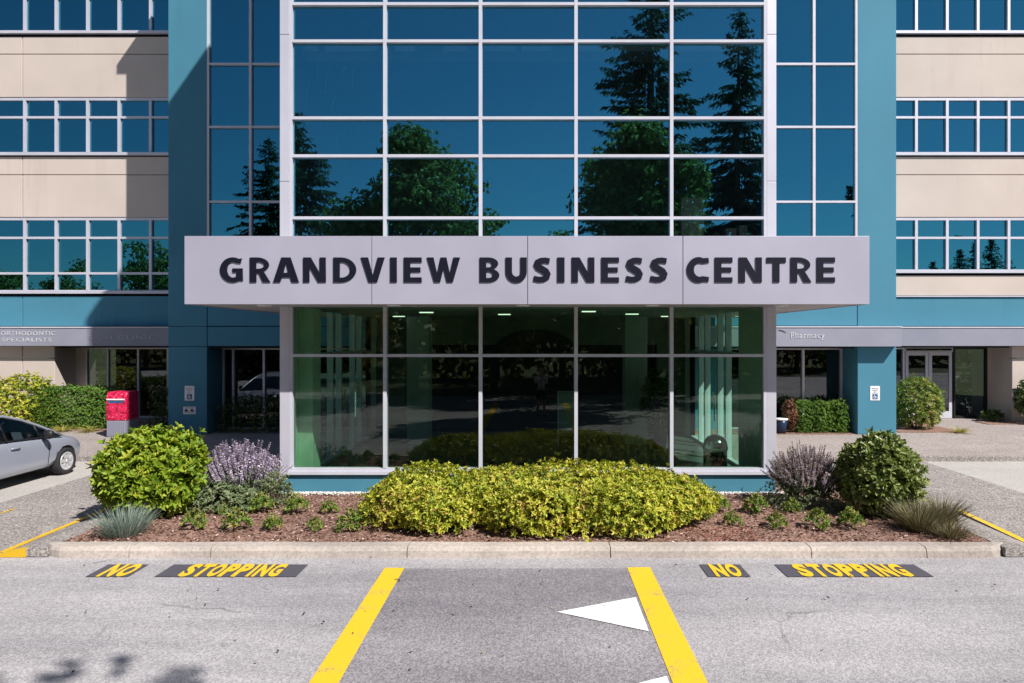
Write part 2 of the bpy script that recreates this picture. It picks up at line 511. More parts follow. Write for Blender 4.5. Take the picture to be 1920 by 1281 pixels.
def rosettes(C, A, k, L, W, tilt=0.9, jit=0.25, shoot_rnd=None, rnd_jit=0.18, droop=0.15):
    """k leaves round every shoot tip C with axis A"""
    n = len(C)
    A = unit(A)
    ref = np.where(np.abs(A[:, 2:3]) > 0.9, np.array([[1.0, 0, 0]]), np.array([[0, 0, 1.0]]))
    X = unit(np.cross(A, ref)); Y = np.cross(A, X)
    if shoot_rnd is None: shoot_rnd = rng.random(n)
    out = []
    ph = rng.uniform(0, 6.28, n)
    for i in range(k):
        t = ph + i * 2.4
        tl = tilt * rng.uniform(0.6, 1.25, n)
        D = A * np.cos(tl)[:, None] + (X * np.cos(t)[:, None] + Y * np.sin(t)[:, None]) * np.sin(tl)[:, None]
        D = D + rng.normal(0, jit, (n, 3)) * 0.5
        ll = L * rng.uniform(0.7, 1.2, n)
        P = C + A * (rng.uniform(-0.3, 0.15, n) * L)[:, None]
        r = np.clip(shoot_rnd + rng.normal(0, rnd_jit, n), 0, 1)
        out.append(leaf_arrays(P, D, A + rng.normal(0, 0.15, (n, 3)), ll, W * rng.uniform(0.8, 1.15, n), r, 0.2, droop))
    return cat_arrays(out)

def lumps(d, seed, amp=0.18, n=14, width=0.45):
    """a bumpy radius over directions"""
    g = np.random.default_rng(seed)
    c = unit(g.normal(size=(n, 3)))
    a = g.uniform(-0.6, 1.0, n)
    w = np.exp(-(1 - d @ c.T) / (width * width) * 1.2)
    return 1 + amp * (w * a).sum(1)

def shrub_arrays(rad, n, k, L, W, seed, amp=0.16, zmin=-0.55, inner=0.45, flat=1.0, tilt=0.95, shade=0.0):
    """leaf rosettes filling a bumpy ellipsoid, centre at the origin"""
    d = rand_dirs(n, zmin)
    u = rng.random(n)
    depth = 1 - inner * u ** 2.2
    rr = lumps(d, seed, amp) * depth * (1 + rng.normal(0, 0.035, n))
    stray = rng.random(n) < 0.035             # shoots that have outgrown the rest
    rr = np.where(stray & (d[:, 2] > -0.1), rr / depth * rng.uniform(1.03, 1.15, n), rr)
    if flat != 1.0:                           # squarer outline for clipped plants
        m = np.max(np.abs(d), axis=1)
        rr = rr * (1 + (1 / m - 1) * (1 - flat))
    C = d * rr[:, None] * np.array(rad)
    A = d * np.array([1, 1, 1.0]) + np.array([0, 0, 0.45]) + rng.normal(0, 0.28, (n, 3))
    patch = lumps(d, seed + 91, 0.55, 10, 0.4) - 1
    sr = np.clip(rng.normal(0.5, 0.2, n) + patch * 0.6, 0, 1)
    return rosettes(C, A, k, L, W, tilt, 0.3, sr)

def shrub(name, label, cat, base, rad, n, k, L, W, mat, seed, group=None, amp=0.16, zc=None, stems=9, zmin=-0.55, inner=0.45, flat=1.0, tilt=0.95):
    o = thing(name, label, cat, base, 0, group)
    zc = rad[2] * 0.62 if zc is None else zc
    V, F, rn = shrub_arrays(rad, n, k, L, W, seed, amp, zmin, inner, flat, tilt)
    V = V + np.array([0, 0, zc])
    low = V[:, 2] < 0.015
    V[low, 2] = 0.015 + rng.random(low.sum()) * 0.03
    f = link_mesh('foliage', np_mesh('foliage', V, F, mat, rn), None, o)
    f['kind'] = 'stuff'
    mb = MB()
    g = random.Random(seed)
    for i in range(stems):
        t = g.uniform(0, 6.28); q = g.uniform(0.15, 0.75)
        x, y = rad[0] * q * math.cos(t), rad[1] * q * math.sin(t)
        zt = zc + rad[2] * g.uniform(0.1, 0.5)
        mb.tube([(x * 0.25, y * 0.25, 0), (x * 0.6, y * 0.6, zt * 0.5), (x, y, zt)], [0.022, 0.014, 0.006], 5)
    mb.build('stems', M['twig'], o, local=True)
    return o

def blades(n, base_r, length, width, spread, droop, seed, flat_z=0.0):
    """arching grass blades from a clump at the origin"""
    g = np.random.default_rng(seed)
    t = g.uniform(0, 2 * np.pi, n); q = np.sqrt(g.random(n))
    P = np.stack([base_r * q * np.cos(t), base_r * q * np.sin(t), np.full(n, flat_z)], 1)
    out_ = np.stack([np.cos(t), np.sin(t), np.zeros(n)], 1)
    lean = spread * q * g.uniform(0.6, 1.3, n)
    D = unit(out_ * np.sin(lean)[:, None] + np.array([[0, 0, 1.0]]) * np.cos(lean)[:, None] + g.normal(0, 0.10, (n, 3)))
    L = length * g.uniform(0.6, 1.15, n)
    S = unit(np.cross(D, np.array([[0, 0, 1.0]])) + g.normal(0, 0.2, (n, 3)))
    rows = []
    for s, wv in ((0, 0.8), (0.35, 1.0), (0.7, 0.7), (1.0, 0.12)):
        c = P + D * (L * s)[:, None] + out_ * (L * droop * s * s)[:, None] - np.array([[0, 0, 1.0]]) * (L * droop * 0.7 * s ** 2.5)[:, None]
        rows.append(c - S * width * 0.5 * wv); rows.append(c + S * width * 0.5 * wv)
    V = np.stack(rows, 1).reshape(-1, 3)
    k = (np.arange(n) * 8)[:, None]
    F = np.concatenate([k + np.array([0, 1, 3, 2]), k + np.array([2, 3, 5, 4]), k + np.array([4, 5, 7, 6])])
    V[:, 2] = np.maximum(V[:, 2], 0.004)
    return V, F, np.repeat(np.clip(g.normal(0.5, 0.25, n), 0, 1), 8)

def copy_thing(o, loc, rz=0.0, label=None, scale=1.0):
    r = o.copy(); COL.objects.link(r)
    r.location = loc; r.rotation_euler = (0, 0, rz); r.scale = (scale,) * 3
    if label: r['label'] = label
    for ch in list(o.children):
        c = ch.copy(); COL.objects.link(c); c.parent = r
        for g in ch.children:
            d = g.copy(); COL.objects.link(d); d.parent = c
    return r

def curve_mesh(name, polys, depth, mat, fill=True):
    """closed outlines in x-z (holes too) made into an upright plate facing -y, front at y=-depth"""
    cu = bpy.data.curves.new(name, 'CURVE')
    cu.dimensions = '2D'
    cu.fill_mode = 'BOTH'
    cu.extrude = depth / 2
    for poly in polys:
        s = cu.splines.new('POLY')
        s.points.add(len(poly) - 1)
        for p, (x, z) in zip(s.points, poly):
            p.co = (x, z, 0, 1)
        s.use_cyclic_u = True
    tmp = bpy.data.objects.new('tmp', cu)
    COL.objects.link(tmp)
    dg = bpy.context.evaluated_depsgraph_get()
    me = bpy.data.meshes.new_from_object(tmp.evaluated_get(dg))
    bpy.data.objects.remove(tmp)
    me.name = name
    me.transform(Matrix.Rotation(R(90), 4, 'X') @ Matrix.Translation((0, 0, depth / 2)))
    me.materials.clear()
    me.materials.append(mat)
    return me

def text_mesh(name, body, width, height, mat, depth=0.006, flat=False, shear=0.0, bold=0.0, spacing=1.0):
    cu = bpy.data.curves.new(name, 'FONT')
    cu.body = body
    cu.align_x = 'CENTER'
    cu.extrude = depth / 2
    cu.offset = bold
    cu.space_character = spacing
    cu.resolution_u = 3
    tmp = bpy.data.objects.new('tmp', cu)
    COL.objects.link(tmp)
    dg = bpy.context.evaluated_depsgraph_get()
    me = bpy.data.meshes.new_from_object(tmp.evaluated_get(dg))
    bpy.data.objects.remove(tmp)
    me.name = name
    xs = [v.co.x for v in me.vertices]; ys = [v.co.y for v in me.vertices]
    x0, x1, y0, y1 = min(xs), max(xs), min(ys), max(ys)
    for v in me.vertices:
        v.co.x = ((v.co.x - x0) / (x1 - x0) - 0.5) * width
        v.co.y = ((v.co.y - y0) / (y1 - y0) - 0.5) * height
    if not flat:
        me.transform(Matrix.Rotation(R(90), 4, 'X'))
    me.materials.clear()
    me.materials.append(mat)
    return me

def skin_mesh(name, joints, edges, mat, sub=2, root=0):
    """a tapered body surface grown over a skeleton; joints: (x, y, z, radius)"""
    me = bpy.data.meshes.new(name)
    me.from_pydata([j[:3] for j in joints], edges, [])
    o = bpy.data.objects.new('tmp', me)
    COL.objects.link(o)
    o.modifiers.new('skin', 'SKIN').use_smooth_shade = True
    o.modifiers.new('sub', 'SUBSURF').levels = sub
    sk = me.skin_vertices[0].data
    for i, j in enumerate(joints):
        r = j[3]
        sk[i].radius = (r, r) if not isinstance(r, tuple) else r
        sk[i].use_root = (i == root)
    dg = bpy.context.evaluated_depsgraph_get()
    out = bpy.data.meshes.new_from_object(o.evaluated_get(dg))
    bpy.data.objects.remove(o)
    out.name = name
    out.materials.clear()
    out.materials.append(mat)
    return out

# ------------------------------------------------------------------ the ground
YK = 8.70            # face of the island kerb
YG = 12.20           # entrance glass
YP = 19.06           # teal piers
YW = 21.90           # wings
YS = 15.50           # edge of the walk along the building

struct('ground', MB().quad((-400, -400, -0.03), (400, -400, -0.03), (400, 400, -0.03), (-400, 400, -0.03)), M['soil'])
road = struct('road', MB().quad((-90, -9.5, 0), (90, -9.5, 0), (90, YS + 0.1, 0), (-90, YS + 0.1, 0)), M['asphalt'])
struct('parking_pad', MB().quad((-40, 9.6, 0.005), (-9.08, 8.9, 0.005), (-9.08, YS, 0.005), (-40, YS, 0.005)), M['concrete'])
struct('parking_pad', MB().quad((8.82, 8.9, 0.005), (40, 9.6, 0.005), (40, YS, 0.005), (8.82, YS, 0.005)), M['concrete'])
struct('crossing_surface', MB().quad((-1.72, -6, 0.004), (1.26, -6, 0.004), (1.26, 8.30, 0.004), (-1.72, 8.30, 0.004)), M['asphalt_dark'])
# aggregate walk across the island, flush with the road at its dropped kerbs
mb = MB()
mb.quad((-9.08, 8.74, 0.009), (-6.9, 8.74, 0.009), (-6.9, YS, 0.009), (-9.08, YS, 0.009))
mb.quad((6.72, 8.74, 0.009), (8.82, 8.74, 0.009), (8.82, YS, 0.009), (6.72, YS, 0.009))
struct('dropped_walk', mb, M['aggregate'])
mb = MB()
for s, xo, xi in ((-1, 6.9, 6.24), (1, 6.72, 6.02)):
    # raised edge strips beside the bed with a sloping side
    xm = xi + 0.28
    pts = [(xi, 0.12), (xm, 0.12), (xo, 0.0095), (xi, 0.0095)]
    y0, y1 = 8.73, YS
    vs_ = [(s * x, y0, z) for x, z in pts] + [(s * x, y1, z) for x, z in pts]
    fs_ = [(0, 1, 2, 3), (7, 6, 5, 4)] + [(i, i + 4, (i + 1) % 4 + 4, (i + 1) % 4) for i in range(4)]
    mb.add(vs_, fs_)
struct('raised_walk_edge', mb, M['aggregate'])
struct('paving', MB().box(-6.24, 6.02, 12.6, YS, 0.0, 0.122), M['paving'])
# walk along the building, with its dark kerb face
struct('pavement', MB().box(-60, 60, YS + 0.14, 26, 0.0, 0.12), M['paving'])
struct('kerb_edge', MB().box(-60, 60, YS, YS + 0.14, -0.02, 0.124), M['aggregate'], 0.012)
struct('lawn', MB().quad((-90, -60, -0.005), (90, -60, -0.005), (90, -9.5, -0.005), (-90, -9.5, -0.005)), M['soil'])

# planting bed with its slight mound
nx, ny = 130, 34
xs = np.linspace(-6.23, 6.01, nx); ys = np.linspace(8.94, 12.6, ny)
Xg, Yg = np.meshgrid(xs, ys)
tt = (Yg - 8.94) / 3.66
Zg = 0.105 * (1 - tt) + 0.012 * tt + 0.05 * np.sin(np.pi * tt) + 0.012 * np.sin(Xg * 5.1 + Yg * 3) * np.sin(Yg * 6.3) + rng.normal(0, 0.006, Xg.shape)
def bed_z(x, y):
    t = (y - 8.94) / 3.66
    return 0.105 * (1 - t) + 0.012 * t + 0.05 * math.sin(math.pi * t)
V = np.stack([Xg, Yg, Zg], -1).reshape(-1, 3)
F = [(j * nx + i, j * nx + i + 1, (j + 1) * nx + i + 1, (j + 1) * nx + i) for j in range(ny - 1) for i in range(nx - 1)]
bed = link_mesh('mulch_bed', np_mesh('mulch_bed', V, F, M['mulch']))
props(bed, kind='structure')

def chip_field(name, x0, x1, y0, y1, n, zf, mat, lmin, lmax, wfac, seed):
    g = np.random.default_rng(seed)
    x = g.uniform(x0, x1, n); y = g.uniform(y0, y1, n)
    z = np.array([zf(a, b) for a, b in zip(x, y)]) + g.uniform(0.004, 0.02, n)
    t = g.uniform(0, 6.28, n)
    D = np.stack([np.cos(t), np.sin(t), g.normal(0, 0.25, n)], 1)
    L = g.uniform(lmin, lmax, n)
    V, F, rn = leaf_arrays(np.stack([x, y, z], 1), D, np.array([[0, 0, 1.0]]) + g.normal(0, 0.35, (n, 3)), L, L * wfac, g.random(n), 0.3, 0.0)
    o = link_mesh(name, np_mesh(name, V, F, mat, rn))
    return o
M['chip'] = mat_leaf('bark_chips', [(0.0, (0.07, 0.036, 0.027)), (0.5, (0.22, 0.12, 0.09)), (0.85, (0.34, 0.21, 0.165)), (1.0, (0.60, 0.46, 0.39))], 0.0, 0.9, 0.1)
M['fallen'] = mat_leaf('fallen_petals', [(0.0, (0.25, 0.08, 0.06)), (1.0, (0.42, 0.20, 0.14))], 0.1, 0.8)
props(chip_field('bark_chips', -6.2, 5.98, 8.98, 11.9, 16000, bed_z, M['chip'], 0.02, 0.06, 0.5, 3), kind='stuff')
props(chip_field('fallen_leaves', 2.05, 3.0, 8.98, 9.7, 420, bed_z, M['fallen'], 0.02, 0.045, 0.6, 4), kind='stuff')
M['litter'] = mat_leaf('dark_litter', [(0.0, (0.03, 0.025, 0.02)), (0.7, (0.07, 0.055, 0.04)), (1.0, (0.30, 0.24, 0.15))], 0.0, 0.9)
props(chip_field('road_litter', -6.5, 6.5, 5.2, 8.65, 150, lambda a, b: 0.008, M['litter'], 0.012, 0.045, 0.5, 5), kind='stuff')
# white pebbles at the foot of the glass
g = np.random.default_rng(11)
n = 2600
px_ = g.uniform(-4.75, 4.5, n); py_ = YG - 0.02 - np.abs(g.normal(0, 0.13, n)); pr = g.uniform(0.010, 0.022, n)
octa = np.array([(1, 0, 0), (0, 1, 0), (-1, 0, 0), (0, -1, 0), (0, 0, 0.8), (0, 0, -0.8)], float)
of = np.array([(0, 1, 4), (1, 2, 4), (2, 3, 4), (3, 0, 4), (1, 0, 5), (2, 1, 5), (3, 2, 5), (0, 3, 5)])
ang = g.uniform(0, 6.28, n)
rot = np.stack([np.stack([np.cos(ang), -np.sin(ang), 0 * ang], 1), np.stack([np.sin(ang), np.cos(ang), 0 * ang], 1), np.stack([0 * ang, 0 * ang, 1 + 0 * ang], 1)], 1)
pv = np.einsum('nij,kj->nki', rot, octa * np.array([1.3, 1, 0.8])) * pr[:, None, None]
pz = np.array([bed_z(a, b) for a, b in zip(px_, py_)]) + 0.022
pv += np.stack([px_, py_, pz], 1)[:, None, :]
pf = (np.arange(n)[:, None, None] * 6 + of[None]).reshape(-1, 3)
props(link_mesh('pebbles', np_mesh('pebbles', pv.reshape(-1, 3), pf, M['pebble'])), kind='stuff')

# island kerb in cast lengths
kerb = props(bpy.data.objects.new('kerb', None), kind='structure')
COL.objects.link(kerb)
cuts = [-6.37, -5.18, -4.14, -1.632, 0.966, 3.53, 5.0, 6.13]
for i in range(len(cuts) - 1):
    a, b = cuts[i] + 0.006, cuts[i + 1] - 0.006
    prof = [(0.0, -0.02), (0.012, 0.085), (0.035, 0.118), (0.075, 0.132), (0.25, 0.134), (0.25, -0.02)]
    vs_ = []; fs_ = []
    nsec = 9
    for k in range(nsec):
        x = a + (b - a) * k / (nsec - 1)
        back = 0.0
        if i == 0: back = 0.20 * max(0, 1 - (x - cuts[0]) / 0.35) ** 2
        if i == len(cuts) - 2: back = 0.20 * max(0, 1 - (cuts[-1] - x) / 0.35) ** 2
        for (yy, zz) in prof:
            vs_.append((x, YK + min(yy + back * (1 if yy < 0.2 else 0), 0.25), zz + 0.003 * math.sin(x * 3.1)))
    for k in range(nsec - 1):
        for q in range(6):
            fs_.append((k * 6 + q, k * 6 + (q + 1) % 6, (k + 1) * 6 + (q + 1) % 6, (k + 1) * 6 + q))
    fs_ += [tuple(reversed(range(6))), tuple(range((nsec - 1) * 6, nsec * 6))]
    m_ = MB().add(vs_, fs_)
    m_.f = [tuple(reversed(f)) for f in m_.f]
    m_.build('kerb_stone', M['kerb'], kerb)

# ------------------------------------------------------------------ road paint
def flat(name, pts, mat, z):
    return MB().add([(x, y, z) for x, y in pts], [tuple(range(len(pts)))]).build(name, mat, road)
flat('yellow_line', [(-1.845, -5), (-1.605, -5), (-1.588, 8.31), (-1.828, 8.31)], M['yellow'], 0.009)
flat('yellow_line', [(1.09, -5), (1.39, -5), (1.405, 8.33), (1.125, 8.33)], M['yellow'], 0.009)
for k in range(4):
    cy = 6.93 - 1.72 * k
    flat('white_triangle', [(0.225, cy + 0.03), (1.085, cy - 0.43), (1.088, cy + 0.43)], M['white_paint'], 0.0125)
for x0, x1, wx0, wx1, word in ((-5.27, -4.77, -5.16, -4.79, 'NO'), (-4.46, -2.80, -4.22, -3.02, 'STOPPING'), (2.03, 2.53, 2.12, 2.47, 'NO'), (2.96, 4.68, 3.13, 4.47, 'STOPPING')):
    flat('dark_backing', [(x0, 8.00), (x1, 8.00), (x1, 8.435), (x0, 8.435)], M['black_paint'], 0.0085)
    nl = len(word)
    wts = [0.5 if c_ == 'I' else 1.0 for c_ in word]
    unit_w = (wx1 - wx0) / sum(wts)
    for j, ch in enumerate(word):
        me = text_mesh('painted_letter', ch, unit_w * (0.24 if ch == 'I' else 0.88), 0.45, M['yellow'], depth=0.002, flat=True, bold=0.05)
        o = link_mesh('painted_letter', me, None, road)
        o.location = (wx0 + unit_w * (sum(wts[:j]) + wts[j] / 2), 8.215, 0.014)
flat('edge_line', [(-6.99, 8.9), (-6.90, 8.9), (-6.98, 12.2), (-7.07, 12.2)], M['yellow_old'], 0.016)
flat('edge_line', [(-8.60, 9.2), (-8.47, 9.2), (-8.50, 11.2), (-8.54, 11.2)], M['yellow_old'], 0.016)
flat('edge_line', [(6.56, 8.7), (6.67, 8.7), (6.86, 11.0), (6.78, 11.0)], M['yellow'], 0.045)
MB().add([(-6.96, 8.722, 0.004), (-6.50, 8.722, 0.004), (-6.50, 8.722, 0.124), (-6.96, 8.722, 0.012),
          (-6.93, 8.98, 0.016), (-6.50, 8.80, 0.126)],
         [(0, 1, 2, 3), (3, 2, 5, 4)]).build('painted_kerb_flare', M['yellow_old'], road)

# ------------------------------------------------------------------ the office building
BLD = thing('office_building', 'teal, beige and blue glass office building with projecting glazed entrance tower', 'building', (-0.12, 19, 0))

def window(x0, x1, z0, z1, y, xm, zt, mat_frame, mat_pane, mw=0.085, depth=0.13, sill=True, name='window', edge=None):
    """a framed strip: mullions at xm, transoms at zt; every pane its own sub-part"""
    e = mw if edge is None else edge
    mb = MB()
    xs_ = [x0] + [v for v in xm if x0 + e < v < x1 - e] + [x1]
    zs_ = [z0] + [v for v in zt if z0 + e < v < z1 - e] + [z1]
    mb.box(x0, x1, y - 0.04, y + depth - 0.04, z0, z0 + e)
    mb.box(x0, x1, y - 0.04, y + depth - 0.04, z1 - e, z1)
    mb.box(x0, x0 + e, y - 0.043, y + depth - 0.04, z0 + e, z1 - e)
    mb.box(x1 - e, x1, y - 0.043, y + depth - 0.04, z0 + e, z1 - e)
    for v in xs_[1:-1]:
        mb.box(v - mw / 2, v + mw / 2, y - 0.046, y + depth - 0.043, z0 + e, z1 - e)
    for j, v in enumerate(zs_[1:-1]):
        for i in range(len(xs_) - 1):
            a = xs_[i] + (e if i == 0 else mw / 2); b = xs_[i + 1] - (e if i == len(xs_) - 2 else mw / 2)
            mb.box(a, b, y - 0.042, y + depth - 0.045, v - mw * 0.42, v + mw * 0.42)
    if sill:
        mb.box(x0 - 0.005, x1 + 0.005, y - 0.14, y - 0.0405, z0 - 0.035, z0 + 0.05)
    fr = mb.build(name, mat_frame, BLD)
    for i in range(len(xs_) - 1):
        for j in range(len(zs_) - 1):
            a, b = xs_[i] + 0.01, xs_[i + 1] - 0.01
            c, d = zs_[j] + 0.01, zs_[j + 1] - 0.01
            tx, tz = random.gauss(0, 0.0022), random.gauss(0, 0.0022)     # panes never sit quite true
            yy = y + 0.03
            m_ = MB().add([(a, yy - tx + tz, c), (b, yy + tx + tz, c), (b, yy + tx - tz, d), (a, yy - tx - tz, d)], [(0, 1, 2, 3)])
            m_.build('pane', mat_pane, fr)
    return fr

def panel(x0, x1, y, z0, z1, mat, name='wall_panel', t=0.14):
    return MB().box(x0 + 0.011, x1 - 0.011, y, y + t, z0 + 0.011, z1 - 0.011).build(name, mat, BLD, bevel=0.012)

def wing(s):
    xo, xi = 26.0, (10.24 if s < 0 else 10.09)
    lo = lambda a, b: (min(s * a, s * b), max(s * a, s * b))
    joints = [xi - 0.9, 16.44 if s < 0 else 16.9, 21.0, xo]
    def row(z0, z1, mat):
        for a, b in zip(joints[:-1], joints[1:]):
            x0, x1 = lo(a, b)
            panel(x0, x1, YW, z0, z1, mat)
    for z0, z1 in ((8.05, 8.70 - 0.06), (6.68, 8.05), (11.92, 12.55 - 0.06), (10.53, 11.92), (14.40, 15.3), (15.3, 16.1)):
        row(z0, z1, M['beige'])
    x0, x1 = lo(xi - 0.9, xo)
    sp = 1.01 if s < 0 else 0.99
    first = 12.35 if s < 0 else 12.25
    xm = sorted([s * (first + sp * k) for k in range(-2, 14)])
    if s < 0:
        zlow, rows = 4.27, (4.89, 6.03)
        row(3.18, 4.17, M['teal'])
    else:
        zlow, rows = 4.93, (6.03,)
        row(4.17, 4.83, M['beige'])
        row(3.18, 4.13, M['teal'])
        MB().box(x0, x1, YW - 0.05, YW + 0.1, 4.132, 4.168).build('drip_trim', M['white_metal'], BLD)
    window(x0, x1, zlow, 6.68, YW + 0.06, xm, rows, M['silver'], M['glass_wing'])
    window(x0, x1, 8.70, 10.53, YW + 0.06, xm, (9.90,), M['silver'], M['glass_wing'])
    window(x0, x1, 12.60, 14.40, YW + 0.06, xm, (13.77,), M['silver'], M['glass_wing'])
    MB().box(x0, x1, YW + 0.13, YW + 0.2, 3.0, 16.05).build('wall_backing', M['joint'], BLD) if False else None
    # rooms behind: floors and a dark back
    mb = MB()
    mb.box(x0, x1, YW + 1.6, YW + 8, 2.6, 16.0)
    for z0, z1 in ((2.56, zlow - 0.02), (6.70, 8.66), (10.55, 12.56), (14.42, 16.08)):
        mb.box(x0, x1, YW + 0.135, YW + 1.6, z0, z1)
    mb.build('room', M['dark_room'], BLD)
    MB().box(x0 - 0.1, x1 + 0.1, YW - 0.12, YW + 8, 16.1, 16.3).build('parapet_cap', M['silver'], BLD)
    # awning band over the ground floor
    a0, a1 = lo(xi + 0.002 if s < 0 else xi - 0.02, xo)
    MB().box(a0, a1, YW - 0.34, YW - 0.01, 2.56, 3.13).build('awning', M['awning'], BLD, bevel=0.01)
    MB().box(a0, a1, YW - 0.36, YW - 0.005, 3.132, 3.17).build('awning_trim', M['white_metal'], BLD)
    # ground floor: recess with shop glass, then beige wall
    xr = 15.4 if s < 0 else 15.3
    yr = YW + 1.0
    for z0, z1 in ((0.1, 2.17), (2.17, 2.56)):
        for a, b in ((xr, 16.44), (16.44, 18.6), (18.6, 21.5), (21.5, xo)):
            p0, p1 = lo(a, b)
            panel(p0, p1, YW, z0, z1, M['beige'])
    r0, r1 = lo(xr + 0.011, xr + 0.25)
    MB().box(r0, r1, YW + 0.141, yr + 0.1, 0.1, 2.55).build('return_wall', M['beige'], BLD)
    q0, q1 = lo(xi, xr + 0.25)
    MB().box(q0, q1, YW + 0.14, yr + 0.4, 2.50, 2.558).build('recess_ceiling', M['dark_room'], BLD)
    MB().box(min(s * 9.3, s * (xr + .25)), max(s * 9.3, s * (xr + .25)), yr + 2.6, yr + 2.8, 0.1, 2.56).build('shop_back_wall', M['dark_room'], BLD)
    if s < 0:
        p0, p1 = lo(15.05, xr + 0.011)
        MB().box(p0, p1, yr, yr + 0.1, 0.12, 2.50).build('wall_panel', M['beige'], BLD)
        window(-15.05, -9.6, 0.14, 2.50, yr, [-14.31, -13.29, -12.3, -11.2], [], M['silver'], M['glass_shop'], 0.06, 0.1, False, 'shop_window')
    else:
        p0, p1 = lo(15.15, xr + 0.011)
        MB().box(p0, p1, yr, yr + 0.1, 0.12, 2.50).build('wall_panel', M['beige'], BLD)
        window(14.02, 15.15, 0.14, 2.50, yr, [], [], M['black_plastic'], M['glass_shop'], 0.06, 0.1, False, 'shop_window')
        window(9.5, 12.38, 0.14, 2.50, yr, [11.2, 12.0], [], M['silver'], M['glass_shop'], 0.06, 0.1, False, 'shop_window')
        window(12.40, 14.0, 2.36, 2.50, yr, [], [], M['silver'], M['glass_shop'], 0.03, 0.1, False, 'transom_light')
        for d0, d1, hx in ((12.42, 13.19, 13.10), (13.21, 13.98, 13.30)):
            mb = MB()
            mb.box(d0, d0 + 0.1, yr - 0.02, yr + 0.04, 0.13, 2.35).box(d1 - 0.1, d1, yr - 0.02, yr + 0.04, 0.13, 2.35)
            mb.box(d0 + 0.1, d1 - 0.1, yr - 0.02, yr + 0.04, 0.13, 0.36).box(d0 + 0.1, d1 - 0.1, yr - 0.02, yr + 0.04, 2.23, 2.35)
            dr = mb.build('door', M['white_metal'], BLD)
            MB().box(d0 + 0.09, d1 - 0.09, yr + 0.004, yr + 0.014, 0.35, 2.24).build('pane', M['glass_shop'], dr)
            MB().tube([(hx, yr - 0.02, 0.95), (hx, yr - 0.08, 0.97), (hx, yr - 0.08, 1.33), (hx, yr - 0.02, 1.35)], 0.014, 6).build('handle', M['chrome'], dr)

wing(-1)
wing(1)

# teal piers and the flush glazing between pier and tower
for s, a, b in ((-1, 9.16, 10.24), (1, 9.01, 10.09)):
    x0, x1 = min(s * a, s * b), max(s * a, s * b)
    for z0, z1 in ((0.12, 2.57), (2.57, 3.14), (3.14, 15.6)):
        MB().box(x0, x1, YP, YW + 1.1, z0 + 0.006, z1 - 0.006).build('pier', M['teal'], BLD, bevel=0.012)
    MB().box(x0 + 0.02, x1 - 0.02, YP + 0.03, YW + 1.0, 0.12, 15.6).build('pier_core', M['joint'], BLD)
    MB().box(x0 - 0.15, x1 + 0.15, YP - 0.15, YW + 1.1, 15.6, 15.9).build('pier_cap', M['teal'], BLD)
    # window bay
    w0, w1 = (-9.16, -4.555) if s < 0 else (4.31, 9.01)
    xm = [-7.95, -6.83, -5.69] if s < 0 else [5.47, 6.63, 7.80]
    window(w0, w1, 4.5, 15.6, YP + 0.045, xm, (4.84, 6.62, 8.71, 10.47, 12.57, 14.34), M['white_metal'], M['glass_wing'], 0.07, 0.12, False, 'window_bay', edge=0.06)
    for z0, z1 in ((2.575, 3.14), (3.14, 4.49)):
        xsplit = [w0, -7.0, w1] if s < 0 else [w0, 6.6, w1]
        for p0, p1 in zip(xsplit[:-1], xsplit[1:]):
            panel(p0, p1, YP + 0.012, z0, z1, M['teal'], 'spandrel_panel', 0.16)
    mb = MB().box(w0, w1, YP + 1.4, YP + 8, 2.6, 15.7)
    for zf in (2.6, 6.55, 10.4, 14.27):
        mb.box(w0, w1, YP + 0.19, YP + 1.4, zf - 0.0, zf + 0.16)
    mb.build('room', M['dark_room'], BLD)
    MB().box(w0, w1, YP - 0.02, YP + 8, 15.61, 15.88).build('parapet_cap', M['silver'], BLD)
    # recessed ground floor
    yr = 20.05
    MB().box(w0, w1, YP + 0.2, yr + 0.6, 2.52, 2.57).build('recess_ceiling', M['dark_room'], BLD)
    xm = [-8.85, -7.95, -6.55, -5.4] if s < 0 else [5.6, 6.75, 7.87]
    if s > 0:
        MB().box(w0, 5.7, yr - 0.03, yr + 0.1, 0.12, 2.515).build('wall_panel', M['teal'], BLD)
    window(w0 if s < 0 else 5.702, w1, 0.14, 2.52, yr, xm, [], M['silver'], M['glass_shop'], 0.06, 0.1, False, 'shop_window', edge=0.05)
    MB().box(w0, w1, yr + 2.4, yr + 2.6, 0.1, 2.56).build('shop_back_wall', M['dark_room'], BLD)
    if s > 0:
        for k in range(5):
            MB().box(w0 + 0.3, w1 - 0.2, yr + 1.7, yr + 2.1, 0.5 + 0.36 * k, 0.53 + 0.36 * k).build('shelf', M['shelf'], BLD)
            mb = MB()
            x = w0 + 0.35
            while x < w1 - 0.3:
                wv = random.uniform(0.05, 0.16)
                mb.box(x, x + wv, yr + 1.72, yr + 1.9, 0.532 + 0.36 * k, 0.56 + 0.36 * k + random.uniform(0.1, 0.24))
                x += wv + random.uniform(0.01, 0.12)
            mb.build('shelf_stock', M['shelf'], BLD)
        MB().box(4.31, 10.06, YP - 0.33, YP - 0.004, 2.575, 3.10).build('awning', M['awning'], BLD, bevel=0.01)
        MB().box(4.31, 10.07, YP - 0.35, YP - 0.003, 3.102, 3.135).build('awning_trim', M['white_metal'], BLD)

